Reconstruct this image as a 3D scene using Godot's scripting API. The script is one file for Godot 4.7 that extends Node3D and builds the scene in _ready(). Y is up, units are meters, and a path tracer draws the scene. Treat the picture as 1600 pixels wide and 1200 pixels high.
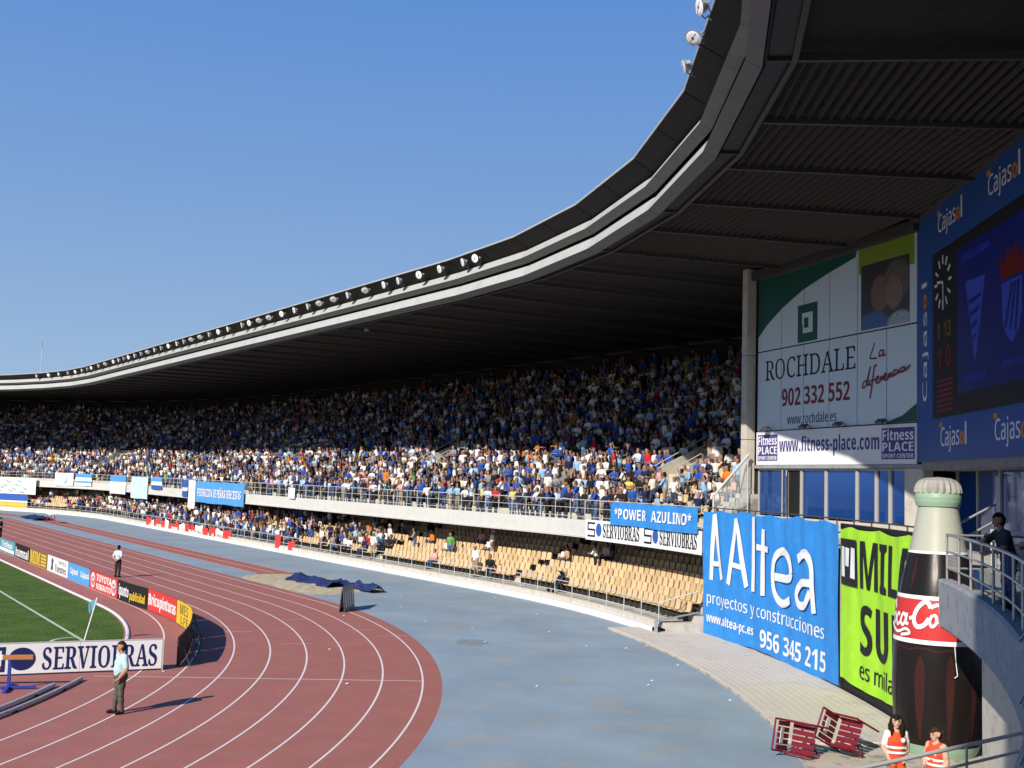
extends Node3D
# A stadium bend seen from its own upper tier. The ring of track, stands and roof is described by
# (r, q, h): r metres from the bend's centre line, q along the ring (one unit is about a metre: degrees in the
# bends, metres on the straight, which has q from -84.39 to 0), h metres above the track.

const CX := -48.53
const CD := 30.89
const SL := 84.39
const TA := 0.5759587

var M := {}
var taken := {}
var rng := RandomNumberGenerator.new()
var fonts := {}

# ------------------------------------------------------------------ ring geometry
func ang(q: float) -> float:
	if q >= 0.0: return TA - deg_to_rad(q)
	if q < -SL: return TA + deg_to_rad(-SL - q)
	return TA

func rv(r: float, q: float, h: float) -> Vector3:
	var a := ang(q)
	var s := clampf(-q, 0.0, SL)
	return Vector3(CX - sin(TA) * s + r * cos(a), h, -(CD + cos(TA) * s + r * sin(a)))

func tang(q: float) -> Vector3:
	var a := ang(q)
	return Vector3(sin(a), 0, cos(a))

func rt(r: float, q: float, h: float) -> Transform3D:
	var t := tang(q)
	return Transform3D(Basis(t, Vector3.UP, t.cross(Vector3.UP)), rv(r, q, h))

func to_len(q: float, r: float) -> float:
	if q >= 0.0: return deg_to_rad(q) * r
	if q < -SL: return -SL - deg_to_rad(-SL - q) * r
	return q

func from_len(l: float, r: float) -> float:
	if l >= 0.0: return rad_to_deg(l / r)
	if l < -SL: return -SL - rad_to_deg((-SL - l) / r)
	return l

func adv(q: float, x: float, r: float) -> float:
	return from_len(to_len(q, r) + x, r)

# ------------------------------------------------------------------ mesh builder
class MB:
	var v := PackedVector3Array()
	var n := PackedVector3Array()
	var c := PackedColorArray()
	var t := PackedVector2Array()
	func tri(a: Vector3, b: Vector3, d: Vector3):
		var nn := (b - a).cross(d - a).normalized()
		v.append(a); v.append(d); v.append(b)
		n.append(nn); n.append(nn); n.append(nn)
	func tri_n(a, b, d, na, nb, nd):
		v.append(a); v.append(d); v.append(b)
		n.append(na); n.append(nd); n.append(nb)
	func quad(a: Vector3, b: Vector3, e: Vector3, d: Vector3):
		tri(a, b, e)
		tri(a, e, d)
	func quad_uv(a, b, e, d):
		quad(a, b, e, d)
		t.append_array([Vector2(0, 1), Vector2(1, 0), Vector2(1, 1), Vector2(0, 1), Vector2(0, 0), Vector2(1, 0)])
	func box(x: Transform3D, s: Vector3):
		var h := s * 0.5
		var p := []
		for k in 8:
			p.append(x * Vector3(h.x if k & 1 else -h.x, h.y if k & 2 else -h.y, h.z if k & 4 else -h.z))
		quad(p[4], p[5], p[7], p[6]); quad(p[1], p[0], p[2], p[3])
		quad(p[5], p[1], p[3], p[7]); quad(p[0], p[4], p[6], p[2])
		quad(p[6], p[7], p[3], p[2]); quad(p[0], p[1], p[5], p[4])
	func bbox(x: Transform3D, s: Vector3, b: float):
		# a box with chamfered edges
		var h := s * 0.5
		var ax := [Vector3(1, 0, 0), Vector3(0, 1, 0), Vector3(0, 0, 1)]
		for i in 3:
			var j := (i + 1) % 3
			var k := (i + 2) % 3
			for sg in [-1.0, 1.0]:
				var o: Vector3 = ax[i] * h[i] * sg
				var u: Vector3 = ax[j] * (h[j] - b)
				var w: Vector3 = ax[k] * (h[k] - b)
				var q := [x * (o - u - w), x * (o + u - w), x * (o + u + w), x * (o - u + w)]
				if sg > 0: quad(q[0], q[1], q[2], q[3])
				else: quad(q[3], q[2], q[1], q[0])
			for s1 in [-1.0, 1.0]:
				for s2 in [-1.0, 1.0]:
					var l: Vector3 = ax[i] * (h[i] - b)
					var p1: Vector3 = ax[j] * h[j] * s1 + ax[k] * (h[k] - b) * s2
					var p2: Vector3 = ax[j] * (h[j] - b) * s1 + ax[k] * h[k] * s2
					if s1 * s2 > 0: quad(x * (p1 + l), x * (p2 + l), x * (p2 - l), x * (p1 - l))
					else: quad(x * (p1 - l), x * (p2 - l), x * (p2 + l), x * (p1 + l))
		for sx in [-1.0, 1.0]:
			for sy in [-1.0, 1.0]:
				for sz in [-1.0, 1.0]:
					var a := x * Vector3(h.x * sx, (h.y - b) * sy, (h.z - b) * sz)
					var e := x * Vector3((h.x - b) * sx, h.y * sy, (h.z - b) * sz)
					var d := x * Vector3((h.x - b) * sx, (h.y - b) * sy, h.z * sz)
					if sx * sy * sz > 0: tri(a, e, d)
					else: tri(a, d, e)
	func tube(pts: Array, r: float, sides := 6, r2 := -1.0):
		var rings := []
		var norms := []
		var up := Vector3.UP
		for i in pts.size():
			var d: Vector3 = (pts[mini(i + 1, pts.size() - 1)] - pts[maxi(i - 1, 0)]).normalized()
			var a := d.cross(up)
			if a.length() < 0.05: a = d.cross(Vector3.RIGHT)
			a = a.normalized()
			var b := a.cross(d).normalized()
			var rr := r if r2 < 0.0 else lerpf(r, r2, float(i) / maxf(1.0, pts.size() - 1))
			var ring := []
			var nr := []
			for k in sides:
				var th := TAU * k / sides
				var o := a * cos(th) + b * sin(th)
				ring.append(pts[i] + o * rr); nr.append(o)
			rings.append(ring); norms.append(nr)
		for i in pts.size() - 1:
			for k in sides:
				var l := (k + 1) % sides
				tri_n(rings[i][k], rings[i + 1][l], rings[i][l], norms[i][k], norms[i + 1][l], norms[i][l])
				tri_n(rings[i][k], rings[i + 1][k], rings[i + 1][l], norms[i][k], norms[i + 1][k], norms[i + 1][l])
		for k in range(1, sides - 1):
			tri(rings[0][0], rings[0][k], rings[0][k + 1])
			var z: Array = rings[-1]
			tri(z[0], z[k + 1], z[k])
	func lathe(x: Transform3D, prof: Array, seg: int, a0 := 0.0, a1 := TAU):
		# prof: Vector2(radius, height) from bottom to top, seen from outside
		for i in prof.size() - 1:
			var p: Vector2 = prof[i]
			var q: Vector2 = prof[i + 1]
			for k in seg:
				var t0 := a0 + (a1 - a0) * k / seg
				var t1 := a0 + (a1 - a0) * (k + 1) / seg
				var d0 := Vector3(cos(t0), 0, -sin(t0))
				var d1 := Vector3(cos(t1), 0, -sin(t1))
				var sl := (p.x - q.x) / maxf(0.0001, absf(q.y - p.y)) if absf(q.y - p.y) > 0.0001 else 99.0 * signf(p.x - q.x)
				var n0 := (x.basis * (d0 + Vector3(0, sl, 0))).normalized()
				var n1 := (x.basis * (d1 + Vector3(0, sl, 0))).normalized()
				var A := x * (d0 * p.x + Vector3(0, p.y, 0))
				var B := x * (d1 * p.x + Vector3(0, p.y, 0))
				var E := x * (d1 * q.x + Vector3(0, q.y, 0))
				var D := x * (d0 * q.x + Vector3(0, q.y, 0))
				if p.x > 0.0001: tri_n(A, B, E, n0, n1, n1)
				if q.x > 0.0001: tri_n(A, E, D, n0, n1, n0)
	func poly(pts: PackedVector2Array, f: Callable):
		# a flat polygon, its points mapped by f(Vector2) -> Vector3, seen with its 2D axes x right, y up
		var ix := Geometry2D.triangulate_polygon(pts)
		for i in range(0, ix.size(), 3):
			var a: Vector2 = pts[ix[i]]
			var b: Vector2 = pts[ix[i + 1]]
			var d: Vector2 = pts[ix[i + 2]]
			if (b - a).cross(d - a) < 0.0:
				var w := b; b = d; d = w
			tri(f.call(a), f.call(b), f.call(d))
	func mesh() -> ArrayMesh:
		var a := []
		a.resize(Mesh.ARRAY_MAX)
		a[Mesh.ARRAY_VERTEX] = v
		a[Mesh.ARRAY_NORMAL] = n
		if c.size() == v.size(): a[Mesh.ARRAY_COLOR] = c
		if t.size() == v.size(): a[Mesh.ARRAY_TEX_UV] = t
		var m := ArrayMesh.new()
		m.add_surface_from_arrays(Mesh.PRIMITIVE_TRIANGLES, a)
		return m

# ------------------------------------------------------------------ scene helpers
func numbered(called: String) -> String:
	var k: int = taken.get(called, -1) + 1
	taken[called] = k
	return called if k == 0 else "%s_%03d" % [called, k]

func meta(o: Node, label := "", category := "", group := "", kind := ""):
	if label: o.set_meta("label", label)
	if category: o.set_meta("category", category)
	if group: o.set_meta("group", group)
	if kind: o.set_meta("kind", kind)

func thing(called: String, label: String, category: String, at := Vector3.ZERO, group := "") -> Node3D:
	var o := Node3D.new()
	o.name = numbered(called)
	add_child(o)
	o.position = at
	meta(o, label, category, group)
	return o

func put(mesh: Mesh, called: String, m: Material, parent: Node3D = null) -> MeshInstance3D:
	var o := MeshInstance3D.new()
	o.mesh = mesh
	if m: o.material_override = m
	if parent == null:
		o.name = numbered(called)
		add_child(o)
	else:
		o.name = called
		parent.add_child(o, true)
	return o

func origin_of(o: Node) -> Vector3:
	var p := Vector3.ZERO
	while o and o != self:
		p += o.position
		o = o.get_parent()
	return p

func part(b: MB, called: String, m: Material, parent: Node3D = null) -> MeshInstance3D:
	# builders work in world coordinates; a part keeps its thing's origin
	var off := origin_of(parent)
	if off != Vector3.ZERO:
		for i in b.v.size(): b.v[i] -= off
	return put(b.mesh(), called, m, parent)

func structure(b: MB, called: String, m: Material, label := "") -> MeshInstance3D:
	var o := put(b.mesh(), called, m)
	meta(o, label, "", "", "structure")
	return o

func sweep(b: MB, prof: Array, q0: float, q1: float, dq: float, caps := false, exact := false, swing := 0.0):
	var steps := maxi(1, int(ceil((q1 - q0) / dq - 0.001)))
	var qs := []
	for i in steps + 1: qs.append(q0 + (q1 - q0) * i / steps)
	if not exact:
		for z in [0.0, -SL]:
			if z > q0 + 0.01 and z < q1 - 0.01 and not qs.has(z): qs.append(z)
		qs.sort()
	for i in qs.size() - 1:
		for k in prof.size() - 1:
			var p: Vector2 = prof[k]
			var w: Vector2 = prof[k + 1]
			var o0: float = swing * (39.0 - qs[i])
			var o1: float = swing * (39.0 - qs[i + 1])
			b.quad(rv(p.x + o0, qs[i], p.y), rv(p.x + o1, qs[i + 1], p.y), rv(w.x + o1, qs[i + 1], w.y), rv(w.x + o0, qs[i], w.y))
	if caps:
		var pl := PackedVector2Array()
		for k in prof.size() - (1 if prof[0] == prof[-1] else 0): pl.append(prof[k])
		b.poly(pl, func(p): return rv(p.x, q0, p.y))
		b.poly(pl, func(p): return rv(p.x, q1, p.y))

func ring_path(r: float, h: float, q0: float, q1: float, dq: float) -> Array:
	var a := []
	var n := maxi(1, int(ceil((q1 - q0) / dq)))
	for i in n + 1: a.append(rv(r, q0 + (q1 - q0) * i / n, h))
	return a

# ------------------------------------------------------------------ materials
func lin(r: float, g: float, b: float) -> Color:
	return Color(r, g, b).linear_to_srgb()

func plain(key: String, col: Color, rough := 0.7, metal := 0.0) -> StandardMaterial3D:
	var m := StandardMaterial3D.new()
	m.albedo_color = col.linear_to_srgb()
	m.roughness = rough
	m.metallic = metal
	m.metallic_specular = 0.35
	M[key] = m
	return m

func noise_image(size: int, freq: float, oct: int, sd: int) -> PackedByteArray:
	var f := FastNoiseLite.new()
	f.seed = sd
	f.noise_type = FastNoiseLite.TYPE_SIMPLEX_SMOOTH
	f.frequency = freq
	f.fractal_octaves = oct
	f.fractal_gain = 0.6
	var im := f.get_seamless_image(size, size, false, false, 0.15, true)
	im.convert(Image.FORMAT_L8)
	return im.get_data()

# a triplanar surface: base colour varied by fine grain and by broad patches, with stains of another colour
func surface(key: String, base: Color, vary: float, grain: float, stain: Color, stain_at: float, metres: float, sd: int, rough := 0.85, size := 512, bump := 0.0) -> StandardMaterial3D:
	var broad := noise_image(size, 5.0 / size, 4, sd)
	var fine := noise_image(size, 0.32, 2, sd + 7)
	var spots := noise_image(size, 9.0 / size, 5, sd + 13)
	var d := PackedByteArray()
	d.resize(size * size * 3)
	for i in size * size:
		var k := 1.0 + (broad[i] / 127.5 - 1.0) * vary + (fine[i] / 127.5 - 1.0) * grain
		var s := clampf((spots[i] / 255.0 - stain_at) * 5.0, 0.0, 1.0)
		var c := base.lerp(stain, s) * k
		c = c.clamp().linear_to_srgb()
		d[i * 3] = int(c.r * 255.0); d[i * 3 + 1] = int(c.g * 255.0); d[i * 3 + 2] = int(c.b * 255.0)
	var m := StandardMaterial3D.new()
	m.albedo_texture = ImageTexture.create_from_image(Image.create_from_data(size, size, false, Image.FORMAT_RGB8, d))
	m.uv1_triplanar = true
	m.uv1_world_triplanar = true
	m.uv1_scale = Vector3.ONE / metres
	m.roughness = rough
	m.metallic_specular = 0.3
	if bump > 0.0:
		var im := Image.create_from_data(size, size, false, Image.FORMAT_L8, fine)
		im.bump_map_to_normal_map(bump)
		m.normal_enabled = true
		m.normal_texture = ImageTexture.create_from_image(im)
	M[key] = m
	return m

# ------------------------------------------------------------------ lettering
func font(key: String) -> Font:
	if not fonts.has(key):
		var f := SystemFont.new()
		f.font_names = PackedStringArray(["Droid Serif" if key.begins_with("serif") else "Droid Sans"])
		if key.ends_with("bold"): f.font_weight = 700
		fonts[key] = f
	return fonts[key]

# triangles of a line of text, filling the box w by h, standing d proud
func letters(text: String, fkey: String, w: float, h: float, d := 0.005) -> PackedVector3Array:
	var tm := TextMesh.new()
	tm.text = text
	tm.font = font(fkey)
	tm.font_size = 48
	tm.pixel_size = 0.01
	tm.depth = 0.01
	tm.curve_step = 3.0
	var a := tm.get_mesh_arrays()
	var vs: PackedVector3Array = a[Mesh.ARRAY_VERTEX]
	var ix: PackedInt32Array = a[Mesh.ARRAY_INDEX] if a[Mesh.ARRAY_INDEX] != null else PackedInt32Array()
	var out := PackedVector3Array()
	if ix.size():
		for i in ix: out.append(vs[i])
	else: out = vs
	var lo := Vector3(9e9, 9e9, 9e9)
	var hi := -lo
	for p in out:
		lo = lo.min(p); hi = hi.max(p)
	var e := hi - lo
	for i in out.size():
		var p := out[i] - lo
		out[i] = Vector3(p.x / e.x * w, p.y / e.y * h, p.z / maxf(e.z, 1e-6) * d)
	return out

func lettering(text: String, fkey: String, w: float, h: float, f: Callable, m: Material, parent: Node3D, slant := 0.0, called := "lettering") -> MeshInstance3D:
	var b := MB.new()
	var t := letters(text, fkey, w, h)
	if w / text.length() > 0.5:
		# large letters are cut fine enough to follow the folds of cloth
		for pass_ in 3:
			var o := PackedVector3Array()
			for i in range(0, t.size(), 3):
				var a := t[i]; var e := t[i + 1]; var g := t[i + 2]
				var la := a.distance_to(e); var le := e.distance_to(g); var lg := g.distance_to(a)
				if maxf(la, maxf(le, lg)) < 0.45: o.append_array([a, e, g])
				elif la >= le and la >= lg: o.append_array([a, (a + e) * 0.5, g, (a + e) * 0.5, e, g])
				elif le >= lg: o.append_array([a, e, (e + g) * 0.5, a, (e + g) * 0.5, g])
				else: o.append_array([a, e, (a + g) * 0.5, (a + g) * 0.5, e, g])
			t = o
	for i in range(0, t.size(), 3):
		var p := []
		for k in 3: p.append(f.call(Vector3(t[i + k].x + slant * t[i + k].y, t[i + k].y, t[i + k].z)))
		b.tri(p[0], p[2], p[1])
	return part(b, called, m, parent)

# brush strokes: each [points, width]; later strokes lie a little prouder
func strokes(list: Array, f: Callable, m: Material, parent: Node3D, called := "lettering") -> MeshInstance3D:
	var b := MB.new()
	var z := 0.004
	for s in list:
		var n: int = s[0].size()
		var i := 0
		var odd := 0
		while i < n - 1:
			var e := mini(i + 8, n - 1)
			if n - 1 - e < 2: e = n - 1
			for pg in Geometry2D.offset_polyline(PackedVector2Array(fine(s[0].slice(i, e + 1))), s[1] * 0.5, Geometry2D.JOIN_ROUND, Geometry2D.END_ROUND):
				var zz := z + 0.0007 * odd
				b.poly(pg, func(p): return f.call(Vector3(p.x, p.y, zz)))
			odd = 1 - odd
			i = e
		z += 0.0045
	return part(b, called, m, parent)

func fine(pts: Array) -> Array:
	var o := [pts[0]]
	for i in pts.size() - 1:
		var n := maxi(1, int(pts[i].distance_to(pts[i + 1]) / 0.35))
		for k in n: o.append(pts[i].lerp(pts[i + 1], (k + 1.0) / n))
	return o

func curve(pts: Array, n := 6) -> Array:
	# a smooth line through points
	var out := []
	for i in pts.size() - 1:
		var p0: Vector2 = pts[maxi(i - 1, 0)]
		var p1: Vector2 = pts[i]
		var p2: Vector2 = pts[i + 1]
		var p3: Vector2 = pts[mini(i + 2, pts.size() - 1)]
		for k in n: out.append(p1.cubic_interpolate(p2, p0, p3, float(k) / n))
	out.append(pts[-1])
	return out

func arc2(c: Vector2, rx: float, ry: float, a0: float, a1: float, n := 14) -> Array:
	var o := []
	for i in n + 1:
		var a := deg_to_rad(lerpf(a0, a1, float(i) / n))
		o.append(c + Vector2(cos(a) * rx, sin(a) * ry))
	return o

func flat_map(t: Transform3D) -> Callable:
	return func(p: Vector3): return t * p

func ring_map(q0: float, r: float, h0: float, seed_ := -1.0, amp := 0.0) -> Callable:
	return func(p: Vector3):
		var rr := r - p.z
		if amp > 0.0: rr -= fold(to_len(q0, r) + p.x, p.y + h0, seed_) * amp
		return rv(rr, adv(q0, p.x, r), h0 + p.y)

func fold(x: float, y: float, s: float) -> float:
	return 0.42 * sin(x * 1.9 + s) + 0.3 * sin(x * 4.1 + 1.3 * s + y * 0.5) + 0.22 * sin(y * 1.6 + x * 0.7 + s * 2.0) + 0.16 * sin(x * 7.3 + y * 1.1 + s) * clampf((y - 1.0) * 0.5, 0.2, 1.0)

# hanging cloth along the ring: from q0, w metres long, from h0 up to h1
func cloth(b: MB, q0: float, w: float, h0: float, h1: float, r: float, s: float, amp := 0.05, sag := 0.0, lean := 0.0):
	var nx := clampi(int(w * 5.0), 4, 64)
	var ny := clampi(int((h1 - h0) * 3.0), 2, 16)
	var at := func(i: int, k: int):
		var x := w * i / nx
		var top := h1 - sag * absf(sin(x * 1.35 + s)) - sag * 0.5 * absf(sin(x * 0.6 + s))
		var bot := h0 + sag * 0.5 * sin(x * 0.9 + s * 3.0)
		var y := lerpf(bot, top, float(k) / ny)
		return rv(r - fold(to_len(q0, r) + x, y, s) * amp - lean * (h1 - y), adv(q0, x, r), y)
	for i in nx:
		for k in ny:
			b.quad(at.call(i, k), at.call(i + 1, k), at.call(i + 1, k + 1), at.call(i, k + 1))

# ------------------------------------------------------------------ figures
# a field of tapered capsules [a, b, ra, rb, region], joined smoothly and meshed as surface nets
func net(bones: Array, cell: float, k: float) -> Dictionary:
	var lo := Vector3(9e9, 9e9, 9e9)
	var hi := -lo
	for b in bones:
		var r := maxf(b[2], b[3])
		lo = lo.min(b[0] - Vector3.ONE * r).min(b[1] - Vector3.ONE * r)
		hi = hi.max(b[0] + Vector3.ONE * r).max(b[1] + Vector3.ONE * r)
	lo -= Vector3.ONE * cell * 2.5
	hi += Vector3.ONE * cell * 2.5
	var nx := int((hi.x - lo.x) / cell) + 2
	var ny := int((hi.y - lo.y) / cell) + 2
	var nz := int((hi.z - lo.z) / cell) + 2
	var total := nx * ny * nz
	var f := PackedFloat32Array(); f.resize(total); f.fill(9.0)
	var raw := PackedFloat32Array(); raw.resize(total); raw.fill(9.0)
	var reg := PackedByteArray(); reg.resize(total)
	for b in bones:
		var a: Vector3 = b[0]
		var e: Vector3 = b[1]
		var ra: float = b[2]
		var rb: float = b[3]
		var pad := Vector3.ONE * (maxf(ra, rb) + k + cell * 2.0)
		var p0 := ((a.min(e) - pad - lo) / cell).floor()
		var p1 := ((a.max(e) + pad - lo) / cell).ceil()
		var ab := e - a
		var l2 := maxf(ab.length_squared(), 1e-9)
		for z in range(maxi(0, int(p0.z)), mini(nz - 1, int(p1.z)) + 1):
			for y in range(maxi(0, int(p0.y)), mini(ny - 1, int(p1.y)) + 1):
				for x in range(maxi(0, int(p0.x)), mini(nx - 1, int(p1.x)) + 1):
					var p := lo + Vector3(x, y, z) * cell
					var t := clampf((p - a).dot(ab) / l2, 0.0, 1.0)
					var d := p.distance_to(a + ab * t) - (ra + (rb - ra) * t)
					var i := (z * ny + y) * nx + x
					if d < raw[i]:
						raw[i] = d
						reg[i] = b[4]
					var o := f[i]
					var h := maxf(k - absf(o - d), 0.0) / k
					f[i] = minf(o, d) - h * h * k * 0.25
	var vid := PackedInt32Array(); vid.resize(total); vid.fill(-1)
	var vs := PackedVector3Array()
	var ns := PackedVector3Array()
	var rs := PackedByteArray()
	var off := [0, 1, nx, nx + 1, nx * ny, nx * ny + 1, nx * ny + nx, nx * ny + nx + 1]
	var ed := [[0, 1], [2, 3], [4, 5], [6, 7], [0, 2], [1, 3], [4, 6], [5, 7], [0, 4], [1, 5], [2, 6], [3, 7]]
	for z in nz - 1:
		for y in ny - 1:
			for x in nx - 1:
				var i := (z * ny + y) * nx + x
				if f[i] > cell * 3.0: continue
				var g := []
				var neg := 0
				for o in off:
					var w := f[i + o]
					g.append(w)
					if w < 0.0: neg += 1
				if neg == 0 or neg == 8: continue
				var s := Vector3.ZERO
				var cnt := 0
				for e in ed:
					var w0: float = g[e[0]]
					var w1: float = g[e[1]]
					if (w0 < 0.0) != (w1 < 0.0):
						var t := w0 / (w0 - w1)
						var c0 := Vector3(e[0] & 1, (e[0] >> 1) & 1, e[0] >> 2)
						var c1 := Vector3(e[1] & 1, (e[1] >> 1) & 1, e[1] >> 2)
						s += c0.lerp(c1, t)
						cnt += 1
				vid[i] = vs.size()
				vs.append(lo + (Vector3(x, y, z) + s / cnt) * cell)
				ns.append(Vector3(g[1] + g[3] + g[5] + g[7] - g[0] - g[2] - g[4] - g[6], g[2] + g[3] + g[6] + g[7] - g[0] - g[1] - g[4] - g[5], g[4] + g[5] + g[6] + g[7] - g[0] - g[1] - g[2] - g[3]).normalized())
				var best := 0
				for o in 8:
					if g[o] < g[best]: best = o
				rs.append(reg[i + off[best]])
	var ix := PackedInt32Array()
	var st := [1, nx, nx * ny]
	for z in range(1, nz - 1):
		for y in range(1, ny - 1):
			for x in range(1, nx - 1):
				var i := (z * ny + y) * nx + x
				if absf(f[i]) > cell * 3.0: continue
				for a in 3:
					var j: int = i + st[a]
					if (f[i] < 0.0) == (f[j] < 0.0): continue
					var u: int = st[(a + 1) % 3]
					var w: int = st[(a + 2) % 3]
					var q := [vid[i], vid[i - u], vid[i - u - w], vid[i - w]]
					if q.has(-1): continue
					if f[i] < 0.0: ix.append_array([q[0], q[3], q[2], q[0], q[2], q[1]])
					else: ix.append_array([q[0], q[2], q[3], q[0], q[1], q[2]])
	return {"v": vs, "n": ns, "r": rs, "i": ix}

func join(a: Dictionary, b: Dictionary, t := Transform3D.IDENTITY) -> Dictionary:
	var base: int = a.v.size()
	var v: PackedVector3Array = a.v
	var n: PackedVector3Array = a.n
	var r: PackedByteArray = a.r
	var ix: PackedInt32Array = a.i
	for i in b.v.size():
		v.append(t * b.v[i])
		n.append((t.basis * b.n[i]).normalized())
	r.append_array(b.r)
	for i in b.i: ix.append(i + base)
	return {"v": v, "n": n, "r": r, "i": ix}

func fig_mesh(f: Dictionary, pal: Array) -> ArrayMesh:
	var c := PackedColorArray()
	c.resize(f.v.size())
	for i in f.v.size(): c[i] = pal[f.r[i]]
	var a := []
	a.resize(Mesh.ARRAY_MAX)
	a[Mesh.ARRAY_VERTEX] = f.v
	a[Mesh.ARRAY_NORMAL] = f.n
	a[Mesh.ARRAY_COLOR] = c
	a[Mesh.ARRAY_INDEX] = f.i
	var m := ArrayMesh.new()
	m.add_surface_from_arrays(Mesh.PRIMITIVE_TRIANGLES, a)
	m.surface_set_material(0, M.figure)
	return m

func V(x: float, y: float, z: float) -> Vector3:
	return Vector3(x, y, z)

# regions: 0 skin, 1 hair, 2 top, 3 trousers, 4 shoes, 5 second top, 6 trim, 7 dark detail
func crowd_bones(kind: int) -> Array:
	var b := []
	var sit := kind < 3
	var y0 := 0.0 if not sit else -0.42
	var z0 := 0.0 if not sit else -0.04
	var lean := [0.0, 0.10, -0.03, 0.0, 0.02, 0.06][kind] as float
	var hip := V(0, 0.93 + y0, z0)
	var sh := V(0, 1.40 + y0, z0 + lean)
	b.append([hip + V(-0.07, 0, 0), hip + V(0.07, 0, 0), 0.125, 0.125, 3])
	b.append([hip + V(0, 0.10, 0), hip.lerp(sh, 0.72), 0.135, 0.155, 2])
	b.append([sh + V(-0.13, -0.03, 0), sh + V(0.13, -0.03, 0), 0.085, 0.085, 2])
	b.append([sh + V(0, 0.02, 0), sh + V(0, 0.11, 0.015), 0.055, 0.052, 0])
	b.append([sh + V(0, 0.17, 0.03), sh + V(0, 0.25, 0.025), 0.078, 0.095, 0])
	b.append([sh + V(0, 0.27, -0.005), sh + V(0, 0.20, -0.03), 0.098, 0.095, 1])
	for s in [-1.0, 1.0]:
		var shd := sh + V(0.185 * s, -0.03, 0)
		var el := shd + V(0.06 * s, -0.27, 0.03)
		var wr := el + V(-0.10 * s, -0.03, 0.23)
		if kind == 2 or (kind == 4 and s > 0):
			el = shd + V(0.13 * s, 0.10, 0.13); wr = el + V(-0.05 * s, 0.24, 0.05)
		elif kind == 3:
			el = shd + V(0.05 * s, -0.28, -0.02); wr = el + V(-0.02 * s, -0.24, 0.08)
		elif kind == 5:
			el = shd + V(0.09 * s, -0.22, 0.14); wr = el + V(-0.20 * s, 0.0, 0.18)
		b.append([shd, el, 0.068, 0.05, 2])
		b.append([el, wr, 0.044, 0.034, 0])
		b.append([wr, wr + (wr - el).normalized() * 0.09, 0.042, 0.034, 0])
		var hj := hip + V(0.09 * s, -0.03, 0)
		var kn: Vector3
		var an: Vector3
		if sit:
			kn = hj + V(0.04 * s, 0.03, 0.42); an = kn + V(0, -0.44, 0.0)
		else:
			kn = hj + V(0.02 * s, -0.42, 0.02); an = kn + V(0.01 * s, -0.42, -0.03)
		b.append([hj, kn, 0.098, 0.066, 3])
		b.append([kn, an, 0.062, 0.045, 3])
		b.append([an + V(0, -0.03, -0.02), an + V(0.01 * s, -0.045, 0.14), 0.05, 0.042, 4])
	return b

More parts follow.
